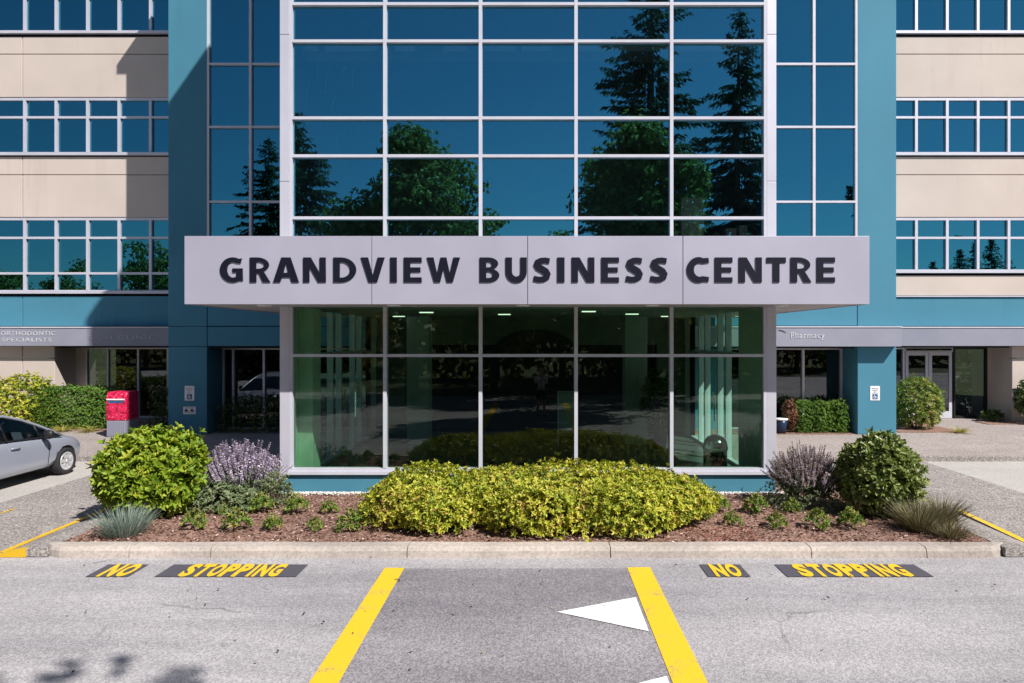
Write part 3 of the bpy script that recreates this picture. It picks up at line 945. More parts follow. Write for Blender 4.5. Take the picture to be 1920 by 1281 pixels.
# ---- entrance tower
TX0, TX1, TZ = -4.55, 4.305, 17.5
XM = [-2.676, -0.971, 0.733, 2.438]
ZT = [4.95, 6.057, 6.733, 8.105, 8.77, 9.88, 10.55, 11.92, 12.59, 13.70, 14.37, 15.74, 16.4]
for s, a, b in ((-1, TX0, TX0 + 0.17), (1, TX1 - 0.17, TX1)):
    for z0, z1 in ((0.43, 5.6), (5.6, 8.22), (8.22, 11.6), (11.6, TZ)):
        MB().box(a, b, YG - 0.03, YG + 0.25, z0 + 0.004, z1 - 0.004).build('corner_post', M['silver'], BLD, bevel=0.006)
window(TX0 + 0.172, TX1 - 0.172, 4.40, TZ - 0.3, YG + 0.01, XM, ZT, M['white_metal'], M['glass_up'], 0.060, 0.16, False, 'curtain_wall', edge=0.05)
window(TX0 + 0.172, TX1 - 0.172, 0.432, 3.42, YG + 0.01, XM, [2.495], M['white_metal'], M['glass_low'], 0.062, 0.16, False, 'lobby_glazing', edge=0.055)
MB().box(TX0 - 0.01, TX1 + 0.01, YG - 0.06, YG + 0.3, 0.375, 0.43).build('sill', M['white_metal'], BLD)
MB().box(TX0 + 0.01, TX1 - 0.01, YG, YG + 0.3, -0.05, 0.374).build('plinth', M['teal'], BLD)
MB().box(TX0, TX1, YG - 0.05, YP + 1, TZ - 0.3, TZ).build('roof', M['silver'], BLD)
for a, b in ((TX0 + 0.01, TX0 + 0.15), (TX1 - 0.15, TX1 - 0.01)):
    MB().box(a, b, YG + 0.252, YP + 0.3, 3.42, TZ - 0.3).build('side_wall', M['silver'], BLD)
MB().box(TX0 + 0.14, -4.14, 12.72, 13.2, 0.13, 3.36).build('lobby_column', M['lobby_wall'], BLD, bevel=0.01)
# upper floors seen dimly through the glass
mb = MB()
for zf in (4.10, 7.90, 11.75):
    mb.box(TX0 + 0.16, TX1 - 0.16, YG + 0.4, YP, zf, zf + 0.2)
mb.build('floor_slab', M['room_wall'], BLD)
MB().box(TX0 + 0.16, TX1 - 0.16, YP - 2.6, YP - 2.4, 3.6, TZ - 0.3).build('interior_wall', M['room_wall'], BLD)
mb = MB()
for x0, x1 in ((-4.3, -4.02), (-3.9, -2.9), (-2.6, -2.22), (-1.7, -1.25), (-0.95, -0.35), (-0.25, 0.30), (0.75, 2.5), (2.6, 4.0)):
    mb.box(x0, x1, YG + 0.45, YG + 0.5, 8.102, 8.33)
for x0, x1, zz in ((2.72, 3.14, 5.42), (3.55, 3.75, 4.85), (3.8, 3.95, 4.9)):
    mb.box(x0, x1, YG + 0.5, YG + 0.7, 4.305, zz)
mb.build('office_furniture', M['lobby_wall'], BLD)
for x_, za, zb in ((-4.0, 7.52, 8.03), (-3.84, 7.32, 7.83), (-3.54, 7.50, 7.84), (-3.34, 7.39, 7.98), (-4.2, 6.96, 7.54), (-4.33, 6.96, 7.22), (-3.72, 6.95, 7.26), (-4.0, 6.22, 6.59), (-3.65, 6.25, 6.61)):
    MB().tube([(x_ - 0.03, YG + 0.42, za), (x_ - 0.025, YG + 0.42, (za + zb) / 2), (x_ + 0.03, YG + 0.42, zb)], [0.005, 0.009, 0.011], 5).build('pendant_rod', M['sign_white'], BLD)
# lobby
MB().box(TX0 + 0.16, TX1 - 0.16, YG + 0.3, YP, 0.06, 0.13).build('lobby_floor', M['tile'], BLD)
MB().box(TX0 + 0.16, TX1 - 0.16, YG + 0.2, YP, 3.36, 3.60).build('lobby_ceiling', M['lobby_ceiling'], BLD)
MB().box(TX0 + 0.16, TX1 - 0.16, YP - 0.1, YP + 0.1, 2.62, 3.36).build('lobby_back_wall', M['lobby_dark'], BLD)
arch = [(-1.1 + 2.0 * (1 - math.cos(math.pi * k / 20)) / 2 * 1.1, 2.5 + 0.55 * math.sin(math.pi * k / 20)) for k in range(21)]
link_mesh('arch_dark_fill', curve_mesh('arch_dark_fill', [arch], 0.06, M['black_plastic']), None, BLD).location = (0.12, YP - 0.11 - 19, 0)  # black sheet stands in for the dark inside an arched opening
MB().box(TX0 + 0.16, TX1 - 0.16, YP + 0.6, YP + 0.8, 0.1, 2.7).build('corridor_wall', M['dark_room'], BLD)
for x in (-2.95, 2.55):
    MB().box(x - 0.28, x + 0.28, 17.2, 17.75, 0.13, 3.36).build('lobby_column', M['room_wall'], BLD, bevel=0.01)
for a, b in ((-4.5, -3.6), (3.4, 4.2)):
    MB().box(a, b, YP - 0.12, YP + 0.1, 0.13, 2.62).build('lobby_back_wall', M['lobby_dark'], BLD)
for x, y in ((-2.3, 14.4), (-0.7, 15.6), (1.1, 13.9), (2.2, 15.4), (3.3, 17.0), (-3.4, 17.0)):
    MB().box(x - 0.14, x + 0.14, y, y + 0.12, 3.34, 3.358).build('ceiling_light', M['lamp_on'], BLD)
for s, a, b in ((-1, TX0 + 0.01, TX0 + 0.14), (1, TX1 - 0.14, TX1 - 0.01)):
    MB().box(a, b, YG + 0.302, 13.9, 0.13, 3.42).build('lobby_side_wall', M['lobby_wall'], BLD)
    MB().box(a, b, 18.3, YP + 0.3, 0.13, 3.42).build('lobby_side_wall', M['lobby_wall'], BLD)
    mb = MB()
    ym = [13.9, 14.9, 15.55, 16.7, 17.35, 18.3]
    for v in ym:
        mb.box(a, b, v, v + 0.07, 0.13, 3.42)
    mb.box(a + 0.01, b - 0.01, 13.97, 18.3, 2.42, 2.50).box(a + 0.01, b - 0.01, 13.97, 18.3, 0.13, 0.2)
    fr = mb.build('side_glazing', M['white_metal'], BLD)
    for y0, y1 in zip(ym[:-1], ym[1:]):
        for z0, z1 in ((0.2, 2.42), (2.50, 3.42)):
            xx = (a + b) / 2
            MB().quad((xx, y0 + 0.07, z0), (xx, y1, z0), (xx, y1, z1), (xx, y0 + 0.07, z1)).build('pane', M['glass_side'], fr)
    xh = (a + b) / 2 - s * 0.11
    for hy in (15.66, 16.6):
        MB().tube([(xh, hy, 0.9), (xh, hy, 1.5)], 0.018, 6).build('door_handle', M['chrome'], BLD)

# entrance canopy that carries the name
CX0, CX1, CY, CZ0, CZ1 = -5.715, 5.455, 11.12, 3.356, 4.468
mb = MB()
mb.box(CX0 + 0.03, CX1 - 0.03, CY + 0.04, YG - 0.065, CZ0 + 0.012, CZ1 - 0.01)
mb.box(CX0 + 0.03, TX0 - 0.012, YG - 0.063, YP - 0.4, CZ0 + 0.0125, CZ1 - 0.011)
mb.box(TX1 + 0.012, CX1 - 0.03, YG - 0.063, YP - 0.4, CZ0 + 0.0125, CZ1 - 0.011)
can = mb.build('entrance_canopy', M['soffit'], BLD)
for a, b in zip([CX0, -2.66, -0.12, 2.41], [-2.66, -0.12, 2.41, CX1]):
    MB().box(a + 0.005, b - 0.005, CY, CY + 0.035, CZ0, CZ1).build('fascia_panel', M['fascia'], can, bevel=0.004)
for xx, sgn in ((CX0, 1), (CX1, -1)):
    x0, x1 = sorted((xx, xx + sgn * 0.028))
    for y0, y1 in ((CY + 0.037, 13.6), (13.6, 16.2), (16.2, YP - 0.4)):
        MB().box(x0, x1, y0 + 0.004, y1 - 0.004, CZ0, CZ1).build('fascia_panel', M['fascia'], can)
for k in range(5):
    MB().lathe([(0.11, -0.012), (0.12, 0.0), (0.12, 0.008)], (-4.6 + 2.2 * k, 11.62, CZ0 + 0.003), 'z', 14).build('downlight', M['sign_white'], can)

# ------------------------------------------------------------------ the name in bold letters
def arc(cx, cz, rx, rz, a0, a1, n=14):
    return [(cx + rx * math.cos(R(a0 + (a1 - a0) * i / n)), cz + rz * math.sin(R(a0 + (a1 - a0) * i / n))) for i in range(n + 1)]
def band(pts, t):
    """outline of a stroke of width t along a centre line"""
    P = [Vector((x, z)) for x, z in pts]
    Lr, Rr = [], []
    for i, p in enumerate(P):
        d = (P[min(i + 1, len(P) - 1)] - P[max(i - 1, 0)]).normalized()
        n = Vector((-d.y, d.x))
        tt_ = t[i] if isinstance(t, list) else t
        Lr.append(tuple(p + n * tt_ / 2)); Rr.append(tuple(p - n * tt_ / 2))
    return Lr + Rr[::-1]
def glyph(ch, w):
    """outlines in a cell w wide and 1 high; s is the stem"""
    s = 0.262 if ch not in 'W' else 0.25
    h = 0.20
    if ch == 'I': return [[(0, 0), (w, 0), (w, 1), (0, 1)]]
    if ch == 'E': return [[(0, 0), (w, 0), (w, h), (s, h), (s, 0.41), (w * 0.93, 0.41), (w * 0.93, 0.60), (s, 0.60), (s, 1 - h), (w, 1 - h), (w, 1), (0, 1)]]
    if ch == 'T':
        m = w / 2
        return [[(m - s / 2, 0), (m + s / 2, 0), (m + s / 2, 1 - h - .01), (w, 1 - h - .01), (w, 1), (0, 1), (0, 1 - h - .01), (m - s / 2, 1 - h - .01)]]
    if ch == 'N': return [[(0, 0), (0.25, 0), (0.25, 0.62), (w - 0.31, 0), (w, 0), (w, 1), (w - 0.25, 1), (w - 0.25, 0.38), (0.31, 1), (0, 1)]]
    if ch == 'A':
        m = w / 2
        return [[(0, 0), (0.29, 0), (0.36, 0.20), (w - 0.36, 0.20), (w - 0.29, 0), (w, 0), (m + 0.19, 1), (m - 0.19, 1)],
                [(0.43, 0.385), (m, 0.80), (w - 0.43, 0.385)]]
    if ch == 'V':
        m = w / 2
        return [[(m - 0.17, 0), (m + 0.17, 0), (w, 1), (w - 0.29, 1), (m, 0.28), (0.29, 1), (0, 1)]]
    if ch == 'W':
        m = w / 2
        return [[(0.22 * w, 0), (0.40 * w, 0), (m, 0.56), (0.60 * w, 0), (0.78 * w, 0), (w, 1), (w - 0.27, 1), (0.69 * w, 0.36), (m + 0.12, 1), (m - 0.12, 1), (0.31 * w, 0.36), (0.27, 1), (0, 1)]]
    if ch == 'D':
        r = w - 0.30
        return [[(0, 0), (0.30, 0)] + arc(0.30, 0.5, r, 0.5, -90, 90, 18) + [(0, 1)],
                [(s, 0.19), (s, 0.81), (0.33, 0.81)] + arc(0.33, 0.5, r - s - 0.02, 0.31, 90, -90, 16)]
    if ch == 'R':
        r = w * 0.94 - 0.30
        return [[(0, 0), (s, 0), (s, 0.36), (0.36, 0.36), (w - 0.30, 0), (w, 0), (w * 0.68, 0.43)] + arc(0.30, 0.70, r, 0.30, -55, 90, 12) + [(0, 1)],
                [(s, 0.545), (s, 0.82), (0.34, 0.82)] + arc(0.34, 0.6825, r - 0.24, 0.1375, 90, -90, 10)]
    if ch == 'B':
        return [[(0, 0), (0.34, 0)] + arc(0.34, 0.28, w - 0.34, 0.28, -90, 68, 12) + arc(0.34, 0.755, w * 0.94 - 0.34, 0.245, -62, 90, 12) + [(0, 1)],
                [(s, 0.175), (s, 0.43), (0.36, 0.43)] + arc(0.36, 0.3025, w - 0.36 - 0.27, 0.1275, 90, -90, 8),
                [(s, 0.60), (s, 0.825), (0.36, 0.825)] + arc(0.36, 0.7125, w - 0.36 - 0.30, 0.1125, 90, -90, 8)]
    if ch == 'U':
        m = w / 2
        c = [(s / 2, 1), (s / 2, 0.72)] + arc(m, 0.42, m - s / 2, 0.315, 180, 360, 16) + [(w - s / 2, 0.72), (w - s / 2, 1)]
        return [band(c, s * 0.98)]
    if ch in 'CG':
        cx, rx, rz = w * 0.56, w * 0.56 - 0.14, 0.395
        if ch == 'C':
            c = [(w, 0.885)] + arc(cx, 0.5, rx, rz, 66, 294, 20) + [(w, 0.115)]
            return [band(c, [0.20] + [0.22 + 0.065 * math.sin(math.pi * i / 20) for i in range(21)] + [0.20])]
        outer = arc(cx, 0.5, w * 0.56, 0.505, 62, 300, 20)
        inner = arc(cx + 0.01, 0.5, w * 0.56 - 0.285, 0.31, 292, 64, 18)
        return [[(w * 0.97, 0.965)] + outer + [(w, 0.055), (w, 0.56), (w - 0.42, 0.56), (w - 0.42, 0.40), (w - 0.26, 0.40), (w - 0.26, 0.215)] + inner + [(w * 0.90, 0.755)]]
    if ch == 'S':
        c = [(w * 0.90, 0.855), (w * 0.66, 0.885), (w * 0.44, 0.87), (w * 0.26, 0.80), (w * 0.215, 0.705), (w * 0.29, 0.61), (w * 0.5, 0.52), (w * 0.69, 0.43),
             (w * 0.785, 0.325), (w * 0.74, 0.205), (w * 0.56, 0.125), (w * 0.34, 0.11), (w * 0.05, 0.155)]
        return [band(c, [0.22, 0.225, 0.235, 0.255, 0.27, 0.285, 0.285, 0.285, 0.27, 0.255, 0.235, 0.225, 0.22])]

letters = [('G', 413, 456), ('R', 469, 507.5), ('A', 512.5, 561), ('N', 569, 611.5), ('D', 625.5, 668.5), ('V', 677, 722), ('I', 732, 744.5), ('E', 757.5, 791), ('W', 800.6, 863),
           ('B', 899.6, 936.5), ('U', 948, 988), ('S', 999, 1034), ('I', 1045, 1058.5), ('N', 1072, 1114.5), ('E', 1127.5, 1160.5), ('S', 1172, 1206.5), ('S', 1217.5, 1253),
           ('C', 1287.5, 1328.5), ('E', 1340, 1373), ('N', 1385, 1428), ('T', 1437, 1473), ('R', 1482, 1521), ('E', 1531, 1565)]
SGN = thing('building_sign', 'large navy raised letters reading GRANDVIEW BUSINESS CENTRE on grey canopy', 'sign', (-0.12, CY, 3.713))
LH = 0.405
for ch, a, b in letters:
    w = (b - a) / 115.1
    polys = [[(x * LH, z * LH) for x, z in poly] for poly in glyph(ch, w / LH)]
    me = curve_mesh('letter', polys, 0.014, M['letter'])
    me.materials.append(M['letter_side'])
    for p in me.polygons:
        if abs(p.normal.y) < 0.5:
            p.material_index = 1
    o = link_mesh('letter', me, None, SGN)
    o.location = ((a - 1003) / 115.1 + 0.12, -0.003, 0)

# shop lettering on the awning bands
def band_text(words_, loc, label, mat, name='shop_lettering'):
    o = thing(name, label, 'sign', loc)
    for body, w, h, dx, dz in words_:
        t_ = link_mesh('lettering', text_mesh('lettering', body, w, h, mat, 0.006, spacing=1.15), None, o)
        t_.location = (dx, -0.004, dz)
    return o
M['txt'] = mat_plain('pale_lettering', (0.58, 0.58, 0.62), 0.5)
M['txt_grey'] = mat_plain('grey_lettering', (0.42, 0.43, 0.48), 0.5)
yb = YW - 0.345
band_text([('ORTHODONTIC', 1.72, 0.13, 0, 0.10), ('SPECIALISTS', 1.56, 0.12, -0.04, -0.10)], (-16.0, yb, 2.86), 'white words ORTHODONTIC SPECIALISTS on grey band above beige wall', M['txt'])
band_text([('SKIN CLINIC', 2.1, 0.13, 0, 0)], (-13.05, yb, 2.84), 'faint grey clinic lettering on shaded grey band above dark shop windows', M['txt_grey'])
band_text([('Pharmacy', 0.92, 0.21, 0, 0)], (7.48, YP - 0.335, 2.86), 'white word Pharmacy on grey band beside the entrance tower', M['txt'])

emb = thing('wall_emblem', 'thin dark curved emblem left of the word Pharmacy on grey band', 'sign', (6.78, YP - 0.338, 2.93))
MB().tube([(-0.10 + 0.26 * (1 - math.cos(R(a_))) / 1.4, -0.004, 0.13 * math.sin(R(a_ + 55)) - 0.03) for a_ in range(0, 101, 10)], [0.004 + 0.006 * math.sin(R(a_ * 1.8)) for a_ in range(0, 101, 10)], 5).build('emblem_stroke', M['sign_dark'], emb, local=True)
# parking notices on the piers
def notice(x, y, z, w, h, label, kind):
    o = thing('wall_notice', label, 'sign', (x, y, z))
    MB().box(-w / 2, w / 2, -0.008, 0, -h / 2, h / 2).build('plate', M['sign_white'], o, local=True, bevel=0.003)
    if kind == 'tall':
        for k, (body, ww, zz) in enumerate((('RESERVED', 0.7, 0.34), ('PARKING', 0.6, 0.21), ('ONLY', 0.34, 0.09))):
            t_ = link_mesh('lettering', text_mesh('lettering', body, w * ww, h * 0.07, M['sign_dark'], 0.002), None, o)
            t_.location = (0, -0.0095, zz * h)
        MB().box(-w * 0.36, w * 0.36, -0.0105, -0.0085, -h * 0.005, h * 0.015).build('rule', M['sign_dark'], o, local=True)
        q = w * 0.27
        sq = MB().box(-q, q, -0.0105, -0.0085, -h * 0.42, -h * 0.42 + 2 * q).build('access_symbol', M['sign_blue'], o, local=True)
        cx, cz = 0.0, -h * 0.42 + q
        wheel = [(cx - 0.012 + q * 0.5 * math.cos(a), cz - q * 0.22 + q * 0.5 * math.sin(a)) for a in [i * 6.283 / 16 for i in range(16)]]
        hole = [(cx - 0.012 + q * 0.34 * math.cos(a), cz - q * 0.22 + q * 0.34 * math.sin(a)) for a in [i * 6.283 / 16 for i in range(16)]]
        f_ = link_mesh('wheelchair_figure', curve_mesh('wheelchair_figure', [wheel, hole], 0.002, M['sign_white']), None, o)
        f_.location = (0, -0.011, 0)
        mb = MB()
        mb.lathe([(q * 0.14, -0.0135), (q * 0.14, -0.011)], (0, 0, 0), 'z', 10)
        m2 = MB()
        m2.box(cx - q * 0.28, cx - q * 0.10, -0.0135, -0.0131, cz - q * 0.1, cz + q * 0.45).box(cx - q * 0.10, cx + q * 0.35, -0.0136, -0.0132, cz - q * 0.1, cz + q * 0.05)
        m2.box(cx + q * 0.35, cx + q * 0.5, -0.0137, -0.0133, cz - q * 0.6, cz + q * 0.05)
        m2.build('seated_figure', M['sign_white'], o, local=True)
        c_ = [(cx - q * 0.2 + q * 0.16 * math.cos(a), cz + q * 0.68 + q * 0.16 * math.sin(a)) for a in [i * 6.283 / 10 for i in range(10)]]
        link_mesh('head_dot', curve_mesh('head_dot', [c_], 0.002, M['sign_white']), None, o).location = (0, -0.011, 0)
    else:
        # tow truck and car pictograms
        for dx in (-w * 0.24, w * 0.22):
            body = [(dx - w * 0.17, -h * 0.16), (dx + w * 0.17, -h * 0.16), (dx + w * 0.17, 0), (dx + w * 0.09, h * 0.02), (dx + w * 0.04, h * 0.2), (dx - w * 0.08, h * 0.2), (dx - w * 0.13, 0.0), (dx - w * 0.17, 0)]
            link_mesh('vehicle_symbol', curve_mesh('vehicle_symbol', [body], 0.002, M['sign_dark']), None, o).location = (0, -0.009, 0)
        MB().box(-w * 0.4, w * 0.4, -0.0105, -0.0085, -h * 0.36, -h * 0.29).build('rule', M['sign_dark'], o, local=True)
        MB().box(-w * 0.4, w * 0.4, -0.0105, -0.0085, h * 0.30, h * 0.37).build('rule', M['sign_dark'], o, local=True)
    return o
notice(-9.64, YP - 0.003, 1.27, 0.27, 0.41, 'tall white parking notice with blue wheelchair symbol on the shaded teal pier', 'tall')
notice(-9.64, YP - 0.003, 0.79, 0.35, 0.21, 'wide white notice with two dark vehicle symbols low on shaded teal pier', 'wide')
notice(9.49, YP - 0.003, 1.27, 0.27, 0.40, 'white parking notice with blue wheelchair symbol on the sunlit teal pier', 'tall')

# ------------------------------------------------------------------ lobby and street things
o = thing('waste_bin', 'round steel waste bin with domed lid inside the lobby glass', 'bin', (3.42, 12.95, 0.13))
MB().lathe([(0.20, 0.0), (0.22, 0.02), (0.22, 0.55), (0.23, 0.56)], (0, 0, 0), 'z', 24).build('body', M['chrome'], o, True, local=True)
MB().lathe([(0.23, 0.565), (0.235, 0.60), (0.21, 0.72), (0.15, 0.80), (0.07, 0.84), (0.01, 0.85)], (0, 0, 0), 'z', 24).build('lid', M['chrome'], o, True, local=True)
MB().box(-0.09, 0.09, -0.235, -0.2, 0.62, 0.72).build('flap', M['black_plastic'], o, local=True)
o = thing('display_stand', 'freestanding notice board on two legs inside the dim lobby', 'display stand', (0.82, 17.1, 0.13))
mb = MB()
for x in (-0.24, 0.24):
    mb.tube([(x, 0, 0), (x, 0, 1.35)], 0.015, 6).tube([(x, -0.2, 0.01), (x, 0.2, 0.01)], 0.013, 6)
mb.tube([(-0.24, 0, 0.38), (0.24, 0, 0.38)], 0.012, 6).tube([(-0.24, 0, 1.34), (0.24, 0, 1.34)], 0.012, 6)
mb.build('frame', M['silver'], o, local=True)
MB().box(-0.22, 0.22, -0.008, 0.008, 0.40, 1.32).build('board', M['room_wall'], o, local=True)

for yy, zz, hh, ww, lab in ((16.95, 1.55, 0.44, 0.42, 'large pale notice taped inside the left lobby door'), (15.75, 1.47, 0.30, 0.24, 'small pale notice taped inside the left lobby door')):
    o = thing('notice_sheet', lab, 'notice', (TX0 + 0.16, yy, zz))
    MB().box(0, 0.004, -ww / 2, ww / 2, -hh / 2, hh / 2).build('sheet', M['sign_white'], o, local=True)
    mb = MB()
    for k in range(4):
        mb.box(0.0042, 0.006, -ww * 0.36, ww * (0.36 - 0.1 * (k % 2)), hh * (0.28 - 0.16 * k), hh * (0.33 - 0.16 * k))
    mb.build('print', M['sign_dark'], o, local=True)
o = shrub('stand_in_plant', 'dark potted plant added for mirrored foliage beside right lobby column', 'plant', (3.02, 16.6, 0.13), (0.38, 0.38, 0.62), 420, 6, 0.12, 0.04, M['lf_deep'], 55, amp=0.2, zc=1.15, zmin=-0.9)  # added plant, stands in for foliage mirrored in the lobby glass
MB().lathe([(0.16, 0.0), (0.21, 0.36), (0.23, 0.38), (0.19, 0.37)], (0, 0, 0), 'z', 16).build('pot', M['black_plastic'], o, True, local=True)
MX, MY = -11.36, 18.5
o = thing('mailbox', 'red patterned street mailbox on grey base beside clipped hedge', 'mailbox', (MX, MY, 0.12))
mb = MB().add([(-0.27, 0, 0.45), (0.27, 0, 0.45), (0.27, 0.62, 0.45), (-0.27, 0.62, 0.45), (-0.27, 0, 1.10), (0.27, 0, 1.10), (0.27, 0.10, 1.23), (0.27, 0.62, 1.23), (-0.27, 0.62, 1.23), (-0.27, 0.10, 1.23)],
              [(0, 3, 2, 1), (0, 1, 5, 4), (4, 5, 6, 9), (9, 6, 7, 8), (1, 2, 7, 6, 5), (0, 4, 9, 8, 3), (2, 3, 8, 7)])
mb.build('body', M['mailbox'], o, bevel=0.02, local=True)
mb = MB().box(-0.255, 0.255, 0.012, 0.608, 0.0, 0.45)
for k in range(9):
    mb.box(-0.235 + 0.056 * k, -0.213 + 0.056 * k, -0.006, 0.0115, 0.03, 0.43)
mb.build('base', M['awning'], o, local=True)
MB().box(-0.24, 0.24, -0.02, -0.001, 1.01, 1.045).build('slot', M['sign_white'], o, local=True)
MB().box(-0.20, 0.20, -0.006, -0.001, 0.93, 0.985).build('slot_label', M['sign_blue'], o, local=True)

# ------------------------------------------------------------------ the car
CAR = thing('parked_car', 'silver blue hatchback parked nose-in beside the dropped walk', 'car', (-10.47, 11.05, 0.005))
CAR.scale = (1, 1, 0.945)
def loft(stations, name, mat, parent, level=2, closed=True):
    n = len(stations[0]); vs_ = []; fs_ = []
    for st in stations:
        vs_ += st
    for i in range(len(stations) - 1):
        for k in range(n - 1):
            fs_.append((i * n + k, i * n + k + 1, (i + 1) * n + k + 1, (i + 1) * n + k))
    if closed:
        fs_.append(tuple(reversed(range(n)))); fs_.append(tuple(range((len(stations) - 1) * n, len(stations) * n)))
    m_ = MB().add(vs_, fs_)
    return m_
def body_sec(y, hw, zb, zbelt, zt):
    half = [(0, zb), (hw * 0.80, zb), (hw * 0.96, zb + 0.10), (hw, zb + 0.28), (hw * 0.995, zbelt - 0.12), (hw * 0.955, zbelt - 0.02), (hw * 0.86, zbelt + (zt - zbelt) * 0.45), (hw * 0.5, zt), (0, zt + 0.01)]
    return [(x, y, z) for x, z in half] + [(-x, y, z) for x, z in reversed(half[1:-1])] + [(half[0][0], y, half[0][1])]
sts = [body_sec(*a) for a in ((0.0, 0.66, 0.36, 0.88, 0.93), (0.07, 0.76, 0.24, 0.95, 0.99), (0.25, 0.82, 0.20, 0.99, 1.01), (0.7, 0.845, 0.19, 0.99, 1.01), (1.3, 0.85, 0.19, 0.965, 0.98),
                              (2.0, 0.85, 0.19, 0.925, 0.94), (2.5, 0.85, 0.19, 0.885, 0.92), (2.85, 0.848, 0.19, 0.85, 0.90), (3.15, 0.835, 0.19, 0.80, 0.865), (3.4, 0.80, 0.19, 0.735, 0.80), (3.6, 0.73, 0.20, 0.66, 0.715),
                              (3.75, 0.62, 0.23, 0.57, 0.61), (3.84, 0.46, 0.30, 0.48, 0.50))]
tmp = loft(sts, 'body', M['car'], None).build('body', M['car'], local=True, smooth=True)
bm = bmesh.new(); bm.from_mesh(tmp.data); bmesh.ops.remove_doubles(bm, verts=bm.verts, dist=0.002); bmesh.ops.recalc_face_normals(bm, faces=bm.faces); bm.to_mesh(tmp.data); bm.free()
sb = tmp.modifiers.new('s', 'SUBSURF'); sb.levels = 2; sb.render_levels = 2
cut = MB()
for wy in (0.56, 3.0):
    cut.lathe([(0.335, -1.2), (0.335, 1.2)], (0, wy, 0.30), 'x', 32)
cutter = cut.build('cutter', M['car'], local=True)
bo = tmp.modifiers.new('b', 'BOOLEAN'); bo.operation = 'DIFFERENCE'; bo.object = cutter; bo.solver = 'EXACT'
dg = bpy.context.evaluated_depsgraph_get()
me = bpy.data.meshes.new_from_object(tmp.evaluated_get(dg))
bpy.data.objects.remove(tmp); bpy.data.objects.remove(cutter)
me.name = 'body'; me.materials.clear(); me.materials.append(M['car'])
link_mesh('body', me, None, CAR)
# greenhouse
gh = ((0.16, 0.98, 1.00), (0.30, 0.99, 1.22), (0.60, 0.985, 1.42), (1.10, 0.965, 1.50), (1.55, 0.945, 1.46), (1.95, 0.92, 1.34), (2.35, 0.89, 1.155), (2.62, 0.875, 1.01), (2.86, 0.855, 0.875))
def gsec(y, zb, zt):
    f = min(1, (zt - zb) / 0.5)
    wb, wt = 0.805, 0.805 - 0.20 * f
    return [(wb, y, zb), (wb - 0.03 * f, y, zb + (zt - zb) * 0.35), (wt + 0.02, y, zt - 0.03 * f), (wt - 0.10, y, zt), (0, y, zt + 0.015), (-wt + 0.10, y, zt), (-wt - 0.02, y, zt - 0.03 * f), (-wb + 0.03 * f, y, zb + (zt - zb) * 0.35), (-wb, y, zb)]
secs = [gsec(*a) for a in gh]
gl = MB(); rf = MB()
n = 9
for i in range(len(secs) - 1):
    roof = 2 <= i <= 4
    for k in range(n - 1):
        q = [secs[i][k], secs[i][k + 1], secs[i + 1][k + 1], secs[i + 1][k]]
        (rf if roof and 2 <= k <= 5 else gl).add(q, [(3, 2, 1, 0)])
gl.build('window', M['car_glass'], CAR, True, local=True)
rf.build('roof', M['car'], CAR, True, local=True)
